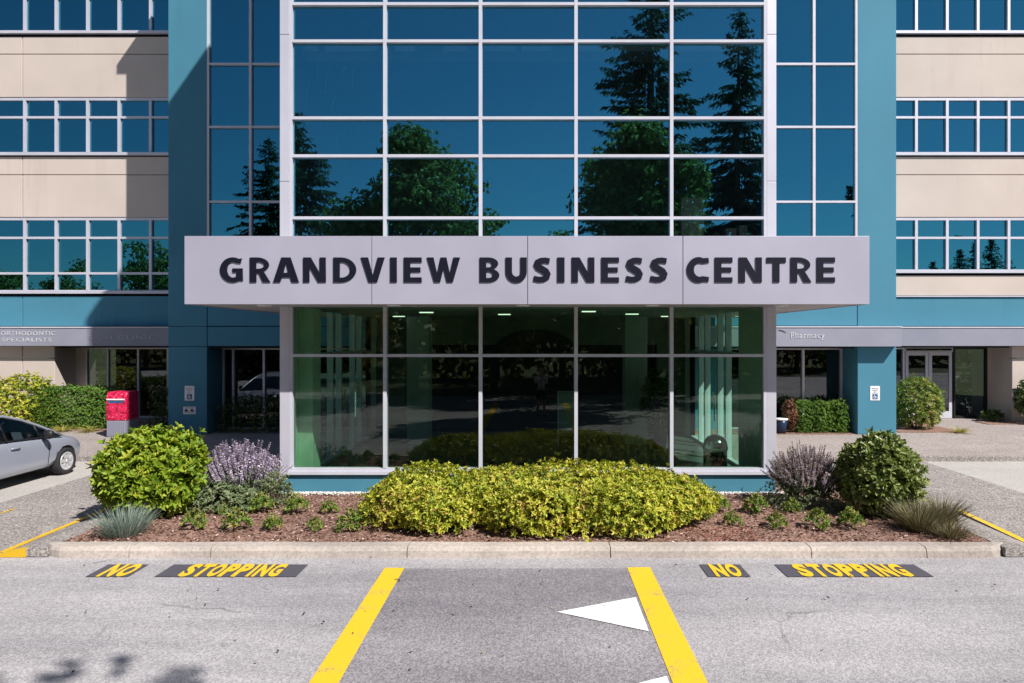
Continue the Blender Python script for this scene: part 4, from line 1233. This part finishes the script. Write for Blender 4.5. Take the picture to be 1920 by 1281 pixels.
for sg in (-1, 1):
    rail = [(sg * abs(s_[2][0]) * 1.0 + sg * 0.008, s_[2][1], s_[2][2]) for s_ in secs]
    MB().tube(rail, [0.03] * 8 + [0.02], 8).build('roof_pillar', M['car'], CAR, True, local=True)
    MB().tube([(sg * 0.815, 1.42, 0.95), (sg * 0.63, 1.36, 1.46)], 0.03, 6).build('door_pillar', M['black_plastic'], CAR, True, local=True)
    MB().tube([(sg * 0.812, 2.28, 0.90), (sg * 0.70, 2.22, 1.20)], 0.016, 6).build('quarter_pillar', M['black_plastic'], CAR, True, local=True)
    MB().tube([(sg * 0.818, y_, z_) for y_, z_ in ((0.35, 1.0), (1.0, 0.985), (1.6, 0.955), (2.2, 0.915), (2.85, 0.865))], 0.013, 6).build('window_seal', M['black_plastic'], CAR, True, local=True)
    MB().tube([(sg * 0.855, y_, z_) for y_, z_ in ((2.43, 0.32), (2.47, 0.55), (2.46, 0.76))], 0.005, 4).build('door_seam', M['black_plastic'], CAR, local=True)
    MB().tube([(sg * 0.856, 1.48, 0.80), (sg * 0.872, 1.52, 0.81), (sg * 0.872, 1.66, 0.805), (sg * 0.856, 1.70, 0.795)], 0.014, 6).build('door_handle', M['car'], CAR, True, local=True)
    mr = MB()
    mr.lathe([(0.02, -0.10), (0.085, -0.08), (0.105, 0.0), (0.085, 0.07), (0.02, 0.09)], (0, 0, 0), 'x', 12)
    ms = mr.build('wing_mirror', M['black_plastic'], CAR, True, local=True)
    ms.location = (sg * 0.965, 2.30, 0.97); ms.scale = (1.0, 0.65, 0.95)
    hl = MB().add([(sg * 0.70, 3.36, 0.735), (sg * 0.55, 3.62, 0.69), (sg * 0.56, 3.70, 0.60), (sg * 0.735, 3.50, 0.64)], [(0, 1, 2, 3)]).build('headlight', M['lamp_lens'], CAR, local=True)
    for wy in (0.56, 3.0):
        wh = MB().lathe([(0.19, -0.085), (0.265, -0.095), (0.288, -0.07), (0.293, 0), (0.288, 0.07), (0.265, 0.095), (0.20, 0.085), (0.195, 0.02)], (sg * 0.755, wy, 0.293), 'x', 36).build('wheel', M['rubber'], CAR, True, local=True)
        xo_ = sg * 0.755 + sg * 0.078
        MB().lathe([(0.198, -0.012), (0.196, 0.010), (0.165, 0.012), (0.16, 0.0), (0.15, -0.02)] if sg > 0 else [(0.15, 0.02), (0.16, 0.0), (0.165, -0.012), (0.196, -0.010), (0.198, 0.012)], (xo_, wy, 0.293), 'x', 36).build('rim', M['rim'], wh, True, local=True)
        MB().lathe([(0.165, -0.035), (0.165, -0.03)], (xo_, wy, 0.293), 'x', 24).build('brake_disc', M['black_plastic'], wh, local=True)
        sp = MB()
        for k in range(7):
            a = k * 2 * math.pi / 7 + 0.3
            ca, sa = math.cos(a), math.sin(a)
            for (r0, r1, hw0, hw1) in ((0.03, 0.175, 0.030, 0.042),):
                pts_ = [(r0, -hw0), (r1, -hw1), (r1, hw1), (r0, hw0)]
                vs_ = [(xo_ + d_, wy + r_ * ca - t_ * sa, 0.293 + r_ * sa + t_ * ca) for d_ in (-0.012, 0.012) for r_, t_ in pts_]
                sp.add(vs_, [(0, 1, 2, 3), (7, 6, 5, 4), (0, 4, 5, 1), (1, 5, 6, 2), (2, 6, 7, 3), (3, 7, 4, 0)])
        sp.build('spokes', M['rim'], wh, local=True)
        MB().lathe([(0.045, -0.014), (0.045, 0.014), (0.03, 0.02)], (xo_, wy, 0.293), 'x', 14).build('hub_cap', M['rim'], wh, True, local=True)
MB().box(-0.62, 0.62, 0.15, 3.55, 0.20, 0.60).build('underbody', M['black_plastic'], CAR, local=True)
mb = MB()
for x in (-0.38, 0.38):
    mb.box(x - 0.24, x + 0.24, 1.15, 1.28, 0.5, 1.15).box(x - 0.12, x + 0.12, 1.16, 1.25, 1.16, 1.34)
mb.build('seat', M['awning'], CAR, bevel=0.03, local=True)
MB().lathe([(0.17, -0.012), (0.185, 0.0), (0.17, 0.012)], (0, 0, 0), 'x', 20).build('steering_wheel', M['black_plastic'], CAR, local=True).location = (0, 0, 0)
bpy.data.objects['steering_wheel'].rotation_euler = (0, R(25), R(90))
bpy.data.objects['steering_wheel'].location = (-0.36, 1.85, 0.92)

# ------------------------------------------------------------------ planting on the island
gold = 'golden green shrubs in front of the entrance glass'
for i, (x, y, rad, n_, lab) in enumerate((
        (-1.62, 10.35, (0.97, 0.95, 0.42), 1800, 'golden green shrub at the left end of the entrance hedge'),
        (-0.42, 10.45, (0.92, 0.90, 0.40), 1800, 'golden green shrub second from the left in the entrance hedge'),
        (0.72, 10.40, (0.98, 0.98, 0.40), 1900, 'golden green shrub second from the right in the entrance hedge'),
        (1.80, 10.35, (0.86, 0.92, 0.40), 1700, 'golden green shrub at the right end of the entrance hedge'))):
    shrub('golden_shrub', lab, 'shrub', (x, y, bed_z(x, y)), rad, int(n_ * 1.5), 6, 0.062, 0.026, M['lf_gold'], 20 + i, gold, amp=0.32, zc=0.245, zmin=-0.35, inner=0.5, flat=0.90)
for i, (x, y, rad, n_, lab) in enumerate((
        (-1.35, 9.55, (0.50, 0.40, 0.36), 560, 'low front clump of golden shrub near the left end of entrance hedge'),
        (0.05, 9.42, (0.56, 0.38, 0.40), 640, 'low front clump of golden shrub near the middle of entrance hedge'),
        (1.25, 9.48, (0.60, 0.40, 0.36), 640, 'low front clump of golden shrub near the right end of entrance hedge'))):
    shrub('golden_shrub', lab, 'shrub', (x, y, bed_z(x, y)), rad, int(n_ * 1.5), 6, 0.062, 0.026, M['lf_gold'], 40 + i, gold, amp=0.34, zc=0.22, zmin=-0.35, inner=0.5)

shrub('round_shrub', 'large round lime green broadleaf shrub beside the silver car', 'shrub', (-5.93, 10.55, 0.07), (0.625, 0.62, 0.585), 2000, 5, 0.105, 0.05, M['lf_lime'], 61, tilt=0.8, amp=0.27, zc=0.62, zmin=-0.8, inner=0.45, stems=14)
shrub('round_shrub', 'round dark green broadleaf shrub right of the entrance tower', 'shrub', (5.22, 10.45, 0.07), (0.53, 0.52, 0.58), 1800, 5, 0.09, 0.042, M['lf_olive'], 62, tilt=0.8, amp=0.27, zc=0.60, zmin=-0.85, inner=0.45, stems=12)

def lavender(label, base, rad, h, nst, mat_fl, mat_gr, seed, spike=0.16, green=900):
    o = thing('lavender', label, 'shrub', base)
    g = np.random.default_rng(seed)
    V, F, rn = shrub_arrays((rad[0], rad[1], h * 0.55), green, 6, 0.05, 0.014, seed, 0.2, -0.3, 0.55)
    V[:, 2] = np.maximum(V[:, 2] + 0.10, 0.02)
    link_mesh('foliage', np_mesh('foliage', V, F, mat_gr, rn), None, o)['kind'] = 'stuff'
    t = g.uniform(0, 6.28, nst); q = np.sqrt(g.random(nst))
    bx = rad[0] * 0.75 * q * np.cos(t); by = rad[1] * 0.75 * q * np.sin(t)
    top = np.stack([bx * 1.4 + g.normal(0, 0.065, nst), by * 1.4 + g.normal(0, 0.065, nst), h * (1 - 0.38 * q ** 2) * g.uniform(0.78, 1.12, nst)], 1)
    bot = np.stack([bx * 0.7, by * 0.7, np.full(nst, h * 0.2)], 1)
    st = MB()
    parts_ = []
    for i in range(nst):
        st.tube([bot[i], (bot[i] + top[i]) / 2 + np.array([0, 0, 0.02]), top[i]], [0.004, 0.003, 0.002], 3, cap=False)
    ax = unit(top - bot)
    for s_ in np.linspace(0, 1, 9):
        C = top - ax * (spike * s_)
        parts_.append(rosettes(C, ax + g.normal(0, 0.1, (nst, 3)), 5, 0.026, 0.015, 1.0, 0.3, np.clip(g.normal(0.5, 0.25, nst), 0, 1)))
    V, F, rn = cat_arrays(parts_)
    link_mesh('flowers', np_mesh('flowers', V, F, mat_fl, rn), None, o)['kind'] = 'stuff'
    st.build('stems', M['lf_sage'], o, local=True)
    return o
lavender('purple flowering lavender between the lime shrub and entrance tower', (-4.92, 11.35, 0.06), (0.72, 0.55), 0.98, 420, M['lav'], M['lf_sage'], 71, 0.24)
lavender('brownish faded lavender between the entrance tower and dark round shrub', (4.42, 11.1, 0.06), (0.62, 0.60), 0.95, 360, M['lav_dry'], M['lf_sage'], 72, 0.22, 700)
shrub('catmint', 'low grey green catmint spreading below the purple lavender', 'plant', (-5.02, 10.75, 0.09), (0.72, 0.34, 0.30), 750, 6, 0.055, 0.024, M['lf_sage'], 73, amp=0.2, zc=0.10, zmin=-0.2)
shrub('catmint', 'pale wispy plant beside the left foot of entrance tower', 'plant', (-4.18, 10.95, 0.09), (0.26, 0.26, 0.36), 260, 6, 0.055, 0.018, M['lf_sage'], 74, amp=0.2, zc=0.16, zmin=-0.3, tilt=0.6)

def grass_clump(label, base, n_, r, L, w, spread, droop, mat, seed, name='grass_clump'):
    V, F, rn = blades(n_, r, L, w, spread, droop, seed)
    o = link_mesh(name, np_mesh(name, V, F, mat, rn))
    o.location = base
    return props(o, label, 'grass')
grass_clump('blue grey fescue clump at the left end of the kerb', (-5.62, 9.36, 0.09), 800, 0.20, 0.42, 0.007, 0.72, 0.10, M['fescue'], 81)
grass_clump('tan ornamental grass clump nearest the dark round shrub', (5.38, 9.55, 0.09), 850, 0.15, 0.52, 0.007, 0.62, 0.20, M['straw'], 82)
grass_clump('tan ornamental grass clump nearest the yellow edge line on the right', (5.85, 9.85, 0.09), 800, 0.15, 0.50, 0.007, 0.66, 0.22, M['straw'], 83)
grass_clump('small olive grass clump low behind the right kerb end', (5.62, 9.25, 0.09), 420, 0.13, 0.32, 0.007, 0.85, 0.25, M['straw'], 84)

# small starter plants, one build copied about the bed
V, F, rn = shrub_arrays((0.17, 0.17, 0.17), 60, 6, 0.075, 0.026, 90, 0.25, -0.2, 0.5, tilt=0.8)
V[:, 2] = np.maximum(V[:, 2] + 0.10, 0.01)
me_sp = np_mesh('foliage', V, F, M['lf_young'], rn)
proto = None
ordn = ['first', 'second', 'third', 'fourth', 'fifth']
spots = []
lf = [(-4.79, 9.60), (-4.18, 9.56), (-3.66, 9.56), (-3.08, 9.55), (-2.60, 9.55)]
lb = [(-4.78, 10.45), (-4.22, 10.55), (-3.66, 10.50), (-3.15, 10.45)]
rf_ = [(2.82, 9.75), (3.42, 9.68), (3.98, 9.62), (4.48, 9.66)]
rb = [(2.86, 10.55), (3.40, 10.5), (3.96, 10.55)]
for row_, bed_, line in ((lf, 'left', 'front'), (lb, 'left', 'back'), (rf_, 'right', 'front'), (rb, 'right', 'back')):
    for i, (x, y) in enumerate(row_):
        spots.append((x, y, 'starter plant %s from the left in %s row %s of the golden hedge' % (ordn[i], line, bed_)))
for i, (x, y, lab) in enumerate(spots):
    sc_ = (0.55 + 0.45 * random.random())
    if proto is None:
        proto = thing('starter_plant', lab, 'plant', (x, y, bed_z(x, y)), 0, 'small starter plants in the mulch bed')
        f_ = link_mesh('foliage', me_sp, None, proto); f_['kind'] = 'stuff'
        MB().tube([(0, 0, 0), (0.01, 0, 0.12)], [0.008, 0.004], 5).build('stem', M['twig'], proto, local=True)
        proto.scale = (sc_,) * 3
    else:
        copy_thing(proto, (x, y, bed_z(x, y)), random.uniform(0, 6.28), lab, sc_)

# ------------------------------------------------------------------ planting along the building
struct('planting_strip', MB().box(-18, -10.5, 19.75, YW - 0.01, 0.10, 0.14), M['mulch'])
struct('planting_strip', MB().box(10.35, 12.2, 19.4, YW - 0.01, 0.10, 0.14), M['mulch'])
struct('planting_strip', MB().box(4.4, 8.9, 19.05, 19.9, 0.10, 0.14), M['mulch'])
struct('planting_strip', MB().box(14.1, 18, 21.2, YW - 0.01, 0.10, 0.14), M['mulch'])
def hedge(label, x0, x1, y0, y1, h, n_, mat, seed, name='clipped_hedge', group=None, L=0.06):
    o = thing(name, label, 'hedge', ((x0 + x1) / 2, (y0 + y1) / 2, 0.13), 0, group)
    V, F, rn = shrub_arrays(((x1 - x0) / 2, (y1 - y0) / 2, h * 0.58), n_, 6, L, L * 0.36, seed, 0.07, -0.9, 0.35, flat=0.25 if x1 - x0 > 0.6 else 0.32)
    V[:, 2] = np.maximum(V[:, 2] + h * 0.45, 0.02)
    link_mesh('foliage', np_mesh('foliage', V, F, mat, rn), None, o)['kind'] = 'stuff'
    mb = MB()
    for k in range(max(2, int((x1 - x0) / 0.35))):
        xx = -(x1 - x0) / 2 + 0.2 + 0.35 * k
        mb.tube([(xx, 0, 0), (xx + 0.05, 0.05, h * 0.5)], [0.02, 0.012], 5)
    mb.build('stems', M['twig'], o, local=True)
    return o
hedge('long bright green clipped hedge left of the red mailbox', -14.95, -12.45, 20.0, 21.0, 1.15, 8200, M['lf_hedge'], 101, L=0.05)
hedge('shaded dark hedge between the red mailbox and teal pier', -11.5, -10.3, 20.2, 21.2, 1.15, 900, M['lf_deep'], 102)
hedge('shaded hedge under dark windows between left pier and entrance tower', -9.0, -5.4, 19.2, 19.85, 0.95, 1600, M['lf_deep'], 103)
for i, (x, lab) in enumerate(((7.62, 'clipped green hedge block nearest the brown dried plant'), (8.13, 'clipped green hedge block in the middle of three by the pharmacy window'), (8.62, 'clipped green hedge block nearest the sunlit teal pier'))):
    hedge(lab, x - 0.235, x + 0.235, 19.2, 19.7, 0.84, 800, M['lf_hedge'], 110 + i, 'hedge_block', 'clipped hedge blocks under the pharmacy window', 0.055)
shrub('variegated_shrub', 'yellow green rounded shrub behind the silver car', 'shrub', (-15.6, 20.6, 0.13), (1.15, 0.9, 0.95), 1700, 6, 0.09, 0.04, M['lf_gold'], 121, amp=0.12, zc=0.55, zmin=-0.6)
shrub('leafy_shrub', 'tall leafy light green shrub beside the glass shop doors', 'shrub', (11.3, 20.2, 0.13), (0.70, 0.6, 0.80), 1300, 6, 0.085, 0.034, M['lf_young'], 122, amp=0.16, zc=0.66, zmin=-0.7)
shrub('leafy_shrub', 'dark green shrub against beige wall at the right edge', 'shrub', (15.75, 21.3, 0.13), (0.72, 0.5, 0.72), 800, 6, 0.09, 0.04, M['lf_deep'], 123, amp=0.16, zc=0.75, zmin=-0.7)
shrub('leafy_shrub', 'small dark green plant under the beige column by shop window', 'plant', (14.75, 22.0, 0.13), (0.32, 0.22, 0.22), 160, 6, 0.08, 0.03, M['lf_deep'], 124, amp=0.16, zc=0.12, zmin=-0.3)
shrub('dried_plant', 'brown dried plant left of the clipped hedge blocks', 'plant', (7.22, 19.35, 0.13), (0.17, 0.17, 0.40), 260, 6, 0.07, 0.025, M['dead'], 125, amp=0.2, zc=0.45, zmin=-0.95, stems=4)
shrub('leafy_shrub', 'narrow green plant between tower corner post and navy planter', 'plant', (6.62, 19.5, 0.13), (0.16, 0.16, 0.42), 220, 6, 0.07, 0.025, M['lf_hedge'], 126, amp=0.2, zc=0.40, zmin=-0.95, stems=3)
o = thing('planter', 'navy glazed planter with white rim in front of brown dried plant', 'planter', (6.92, 19.2, 0.13))
MB().lathe([(0.13, 0.0), (0.16, 0.25), (0.17, 0.38)], (0, 0, 0), 'z', 18).build('pot', M['navy_pot'], o, True, local=True)
MB().lathe([(0.175, 0.381), (0.19, 0.385), (0.19, 0.42), (0.15, 0.425)], (0, 0, 0), 'z', 18).build('rim', M['sign_white'], o, True, local=True)
tufts = [(-13.55, 19.55, 'yellow grass tuft at the hedge foot nearest the silver car'), (-12.75, 19.55, 'yellow grass tuft at the hedge foot nearest the red mailbox'),
         (12.05, 19.35, 'yellow grass tuft at the foot of tall leafy shrub'), (16.2, 20.9, 'yellow grass tuft in front of dark shrub at right edge'), (-15.0, 19.6, 'yellow grass tuft behind the car bonnet')]
for i, (x, y, lab) in enumerate(tufts):
    V, F, rn = blades(110, 0.10, 0.30, 0.014, 1.1, 0.45, 130 + i)
    o = link_mesh('grass_tuft', np_mesh('grass_tuft', V, F, M['tuft'], rn)); o.location = (x, y, 0.125)
    props(o, lab, 'grass', 'yellow grass tufts along the building')

# ------------------------------------------------------------------ trees across the road (mirrored in the glass, shading the near road)
def deciduous(label, x, y, h, r, seed, n_clump=46, per=330, z_lo=0.28, mat='maple', name='maple_tree', leaf=0.17, group='broadleaf trees across the road', cone=0.35):
    o = thing(name, label, 'tree', (x, y, -0.01), 0, group)
    g = np.random.default_rng(seed)
    zc, rz = h * (1 + z_lo) / 2, h * (1 - z_lo) / 2
    d = rand_dirs(n_clump, -0.9)
    q = g.uniform(0.45, 0.95, n_clump)
    C = d * q[:, None] * np.array([r, r, rz])
    tap = 1 - cone * np.clip(C[:, 2] / rz, 0, 1)
    C[:, 0] *= tap; C[:, 1] *= tap
    C[:, 2] += zc
    C = np.vstack([C, [[0, 0, h - 0.6]]])
    cr = r * g.uniform(0.20, 0.36, len(C))
    parts_ = []
    for c, rr in zip(C, cr):
        dd = rand_dirs(per // 5, -0.7)
        P = c + dd * (rr * np.sqrt(rng.uniform(0.15, 1, len(dd))))[:, None] * np.array([1.1, 1.1, 0.8])
        parts_.append(rosettes(P, dd + np.array([0, 0, 0.2]), 5, leaf, leaf * 0.7, 1.0, 0.5, None, 0.25))
    V, F, rn = cat_arrays(parts_)
    link_mesh('crown', np_mesh('crown', V, F, M[mat], rn), None, o)['kind'] = 'stuff'
    mb = MB()
    mb.tube([(0, 0, 0), (0.05, 0.03, h * 0.3), (0, 0.06, h * 0.6), (0.02, 0, h * 0.92)], [0.028 * h, 0.02 * h, 0.012 * h, 0.003 * h], 9)
    for c in C[::2]:
        z0 = min(c[2] * 0.72, h * 0.7)
        mb.tube([(0.02, 0.03, z0), tuple(np.array([c[0] * 0.5, c[1] * 0.5, z0 + (c[2] - z0) * 0.4])), tuple(c)], [0.011 * h, 0.006 * h, 0.002 * h], 6)
    mb.build('trunk', M['bark'], o, local=True)
    return o

def conifer_mesh(h, rmax, seed, dens=1.0, droop=0.35, z0=0.06):
    g = np.random.default_rng(seed)
    Ps = []; Ds = []; Ls = []; Ws = []
    z = h * z0
    while z < h * 0.985:
        t = (z / h - z0) / (1 - z0)
        L0 = rmax * (1 - t) ** 0.85 * (0.25 + 0.75 * min(1, t * 6 + 0.5)) + 0.12
        for k in range(int(g.integers(4, 7))):
            a = g.uniform(0, 6.28)
            L = L0 * g.uniform(0.55, 1.18)
            up = 0.35 - 0.55 * (1 - t) + g.normal(0, 0.12)
            m = max(3, int(L / 0.22 * dens))
            s_ = np.linspace(0.12, 1, m)
            dx, dy = math.cos(a), math.sin(a)
            xs_ = dx * L * s_; ys_ = dy * L * s_; zs_ = z + L * (up * s_ - droop * s_ ** 2 + 0.15 * s_ ** 4)
            for sd in (-1, 1, 0):
                j = g.normal(0, 0.05, (m, 3))
                Ps.append(np.stack([xs_, ys_, zs_], 1) + j)
                D = np.stack([dx * 0.7 - sd * dy * 0.8 + 0 * s_, dy * 0.7 + sd * dx * 0.8 + 0 * s_, -0.35 + g.normal(0, 0.2, m)], 1)
                Ds.append(D)
                Ls.append((0.30 + 0.42 * (1 - s_ * 0.6)) * g.uniform(0.7, 1.2, m) * min(1.0, 0.35 + L0 / rmax))
                Ws.append(np.full(m, 0.13))
        z += 0.34 * g.uniform(0.8, 1.25) * max(0.5, h / 25)
    P = np.vstack(Ps); D = np.vstack(Ds); L = np.concatenate(Ls); W = np.concatenate(Ws)
    V, F, rn = leaf_arrays(P, D, np.tile([[0, 0, 1.0]], (len(P), 1)) + g.normal(0, 0.3, (len(P), 3)), L, W, g.random(len(P)), 0.15, 0.25)
    return np_mesh('crown', V, F, M['fir'], rn)
def conifer(label, x, y, h, rmax, seed, dens=1.0, droop=0.35, group='conifers across the road'):
    o = thing('fir_tree', label, 'tree', (x, y, -0.01), 0, group)
    link_mesh('crown', conifer_mesh(h, rmax, seed, dens, droop), None, o)['kind'] = 'stuff'
    MB().tube([(0, 0, 0), (0, 0, h * 0.5), (0, 0, h * 0.99)], [0.016 * h, 0.009 * h, 0.02], 9).build('trunk', M['bark'], o, local=True)
    return o

deciduous('broad maple mirrored right of centre in the tower glass', 4.4, -3.6, 11.6, 3.15, 201, 75, 520)
deciduous('cone-topped maple mirrored left of centre in the tower glass', -5.6, -6.6, 12.4, 3.9, 202, 75, 520, cone=0.6)
deciduous('rounded tree mirrored at the pier end of left wing windows', -34.5, -16, 11.2, 3.8, 203, 40, 260, leaf=0.2)
deciduous('low rounded tree mirrored in middle of left wing windows', -40.5, -16, 9.6, 3.0, 204, 34, 240, leaf=0.2)
deciduous('low spreading tree mirrored at outer end of left wing windows', -47, -17, 8.6, 3.6, 205, 34, 240, leaf=0.2)
for x_, y_, h_, r_, lab_ in ((7.6, -8.2, 7.8, 2.9, 'short tree across the road right behind the broad maple'), (11.4, -6.2, 7.2, 2.6, 'short tree across the road furthest right of the front row'),
                             (1.2, -8.6, 7.6, 3.0, 'short tree across the road between the two mirrored maples'), (-2.2, -10.0, 7.2, 2.8, 'short tree across the road beside the cone-topped maple')):
    deciduous(lab_, x_, y_, h_, r_, int(400 + x_ * 10), 44, 300, z_lo=0.2, name='understorey_tree', group='low trees across the road')
back_xs = [(-19, -15, 7.6, 4.0), (-12, -16, 7.4, 3.9), (-2.5, -17, 7.6, 4.2), (5.5, -15.5, 7.8, 4.0), (13.5, -15, 7.2, 4.2), (21.5, -16, 7.0, 4.0), (-27, -16, 7.0, 4.0)]
blabs = ['low dark tree across the road, second from the far left of the back row', 'low dark tree across the road, left of the cone-topped maple', 'low dark tree across the road between the two maples',
         'low dark tree across the road behind the broad maple', 'low dark tree across the road right of the broad maple', 'low dark tree across the road at the far right of the back row', 'low dark tree across the road at the far left of the back row']
for i, ((x, y, h, r), lab) in enumerate(zip(back_xs, blabs)):
    deciduous(lab, x, y, h, r, 210 + i, 40, 220, z_lo=0.08, leaf=0.22, name='understorey_tree', group='low trees across the road')
conifer('drooping fir mirrored at the left edge of the tower glass', -15.4, -20.5, 17.6, 5.4, 301, 1.5)
conifer('dark fir mirrored in side windows left of the tower', -23.6, -22, 21.0, 6.0, 302, 1.5)
conifer('very tall fir mirrored behind the broad maple', 7.7, -21.5, 32.0, 6.6, 303, 1.5, droop=0.25)
conifer('tall pointed fir mirrored at the right edge of the tower glass', 12.6, -18, 23.4, 5.2, 304, 1.6)
conifer('narrow fir mirrored beside the right pier', 28.4, -22, 16.8, 2.2, 305, 1.2)
far = [(53.7, 14.0), (58.2, 15.0), (60.6, 16.3), (62.9, 17.2), (66.8, 17.0), (70.8, 13.3)]
flab = ['leftmost of the distant firs mirrored in right wing windows', 'second from left of the distant firs in right wing windows', 'third from left of the distant firs in right wing windows',
        'tallest of the distant firs in right wing windows', 'distant fir second from right in right wing windows', 'rightmost of the distant firs in right wing windows']
proto = None
for i, ((x, h), lab) in enumerate(zip(far, flab)):
    if proto is None:
        proto = conifer(lab, x, -56, h, 3.4, 310, 0.7, group='distant firs across the road')
    else:
        copy_thing(proto, (x, -56, -0.01), i * 1.3, lab, h / far[0][1])

# the wood that closes the view across the road
n = 26000
wx = rng.uniform(-75, 75, n)
prof = 7.2 + 1.2 * np.sin(wx * 0.31) + 0.9 * np.sin(wx * 0.83 + 1) + 0.5 * np.sin(wx * 1.9)
wz = prof * rng.random(n) ** 0.8
P = np.stack([wx, -25 + rng.normal(0, 1.3, n), wz], 1)
V, F, rn = leaf_arrays(P, rand_dirs(n), np.array([[0, 0.4, 1.0]]) + rng.normal(0, 0.5, (n, 3)), rng.uniform(0.5, 0.9, n), rng.uniform(0.35, 0.6, n), rng.random(n), 0.2, 0.2)
props(link_mesh('woodland', np_mesh('woodland', V, F, M['maple'], rn)), kind='stuff')

# ------------------------------------------------------------------ the photographer under the lens (mirrored in the lobby glass)
PER = thing('person', 'person in white top and dark shorts raising both hands to a camera pole', 'person', (0.16, -0.42, 0.0))
J = [(0, 0, 0.95, 0.125), (0, -0.01, 1.12, 0.115), (0, -0.02, 1.30, 0.14), (0, -0.01, 1.43, 0.09), (0, 0.0, 1.51, 0.052), (0, 0.02, 1.60, 0.075), (0, 0.025, 1.70, 0.085), (0, 0.02, 1.755, 0.05)]
E = [(i, i + 1) for i in range(7)]
def chain(pts, frm):
    k = len(J)
    for i, p in enumerate(pts):
        J.append(p); E.append((frm if i == 0 else k + i - 1, k + i))
    return k + len(pts) - 1
for sg in (-1, 1):
    chain([(sg * 0.10, 0, 0.88, 0.085), (sg * 0.105, 0.015, 0.68, 0.07), (sg * 0.11, 0.02, 0.50, 0.052), (sg * 0.112, 0.0, 0.34, 0.052), (sg * 0.115, -0.015, 0.10, 0.034), (sg * 0.12, 0.03, 0.045, 0.036), (sg * 0.13, 0.15, 0.03, 0.026)], 0)
    hd = chain([(sg * 0.16, -0.01, 1.41, 0.058), (sg * 0.215, 0.02, 1.28, 0.045), (sg * 0.21, 0.12, 1.17, 0.038), (sg * 0.13, 0.25, 1.27, 0.031), (sg * 0.05, 0.335, 1.33 + 0.05 * sg, 0.024), (sg * 0.035, 0.37, 1.35 + 0.05 * sg, 0.028)], 3)
    for k in range(4):
        zf = 1.375 + 0.05 * sg - 0.022 * k
        ln = (0.035, 0.04, 0.037, 0.03)[k]
        chain([(sg * 0.028, 0.395, zf, 0.0095), (sg * (0.02 - 0.02), 0.40 + ln * 0.5, zf, 0.009), (-sg * 0.025, 0.385, zf, 0.008)], hd)
    chain([(sg * 0.02, 0.355, 1.395 + 0.05 * sg, 0.010), (-sg * 0.012, 0.352, 1.405 + 0.05 * sg, 0.009)], hd)
link_mesh('body', skin_mesh('body', J, E, M['skin'], 1), None, PER)
Jt = [(0, 0, 0.92, 0.135), (0, -0.01, 1.10, 0.135), (0, -0.02, 1.29, 0.162), (0, -0.01, 1.44, 0.105), (-0.17, -0.01, 1.405, 0.075), (-0.225, 0.025, 1.26, 0.062), (0.17, -0.01, 1.405, 0.075), (0.225, 0.025, 1.26, 0.062)]
link_mesh('shirt', skin_mesh('shirt', Jt, [(0, 1), (1, 2), (2, 3), (3, 4), (4, 5), (3, 6), (6, 7)], M['shirt'], 1), None, PER)
Js = [(0, 0, 0.98, 0.145), (0, 0, 0.90, 0.135), (-0.10, 0, 0.82, 0.10), (-0.108, 0.015, 0.55, 0.085), (0.10, 0, 0.82, 0.10), (0.108, 0.015, 0.55, 0.085)]
link_mesh('shorts', skin_mesh('shorts', Js, [(0, 1), (1, 2), (2, 3), (1, 4), (4, 5)], M['shorts'], 1), None, PER)
link_mesh('hair', skin_mesh('hair', [(0, -0.045, 1.60, 0.055), (0, -0.03, 1.70, 0.085), (0, 0.01, 1.765, 0.075), (0, 0.06, 1.775, 0.045)], [(0, 1), (1, 2), (2, 3)], M['hair'], 1), None, PER)
mb = MB()
for sg in (-1, 1):
    mb.lathe([(0.004, 0.0), (0.011, 0.004), (0.004, 0.008)], (sg * 0.032, 0.102, 1.675), 'z', 8)
mb.build('eyes', M['sign_dark'], PER, local=True)
for sg in (-1, 1):
    MB().box(sg * 0.125 - 0.05, sg * 0.125 + 0.05, -0.06, 0.22, 0.0, 0.06).build('shoe', M['shorts'], PER, bevel=0.025, local=True)
o = thing('camera_pole', 'thin black camera pole held upright by the person', 'pole', (0.16, -0.03, 0.9))
MB().tube([(0, 0, 0), (0, 0, 1.72)], [0.014, 0.010], 8).build('pole', M['black_plastic'], o, local=True)
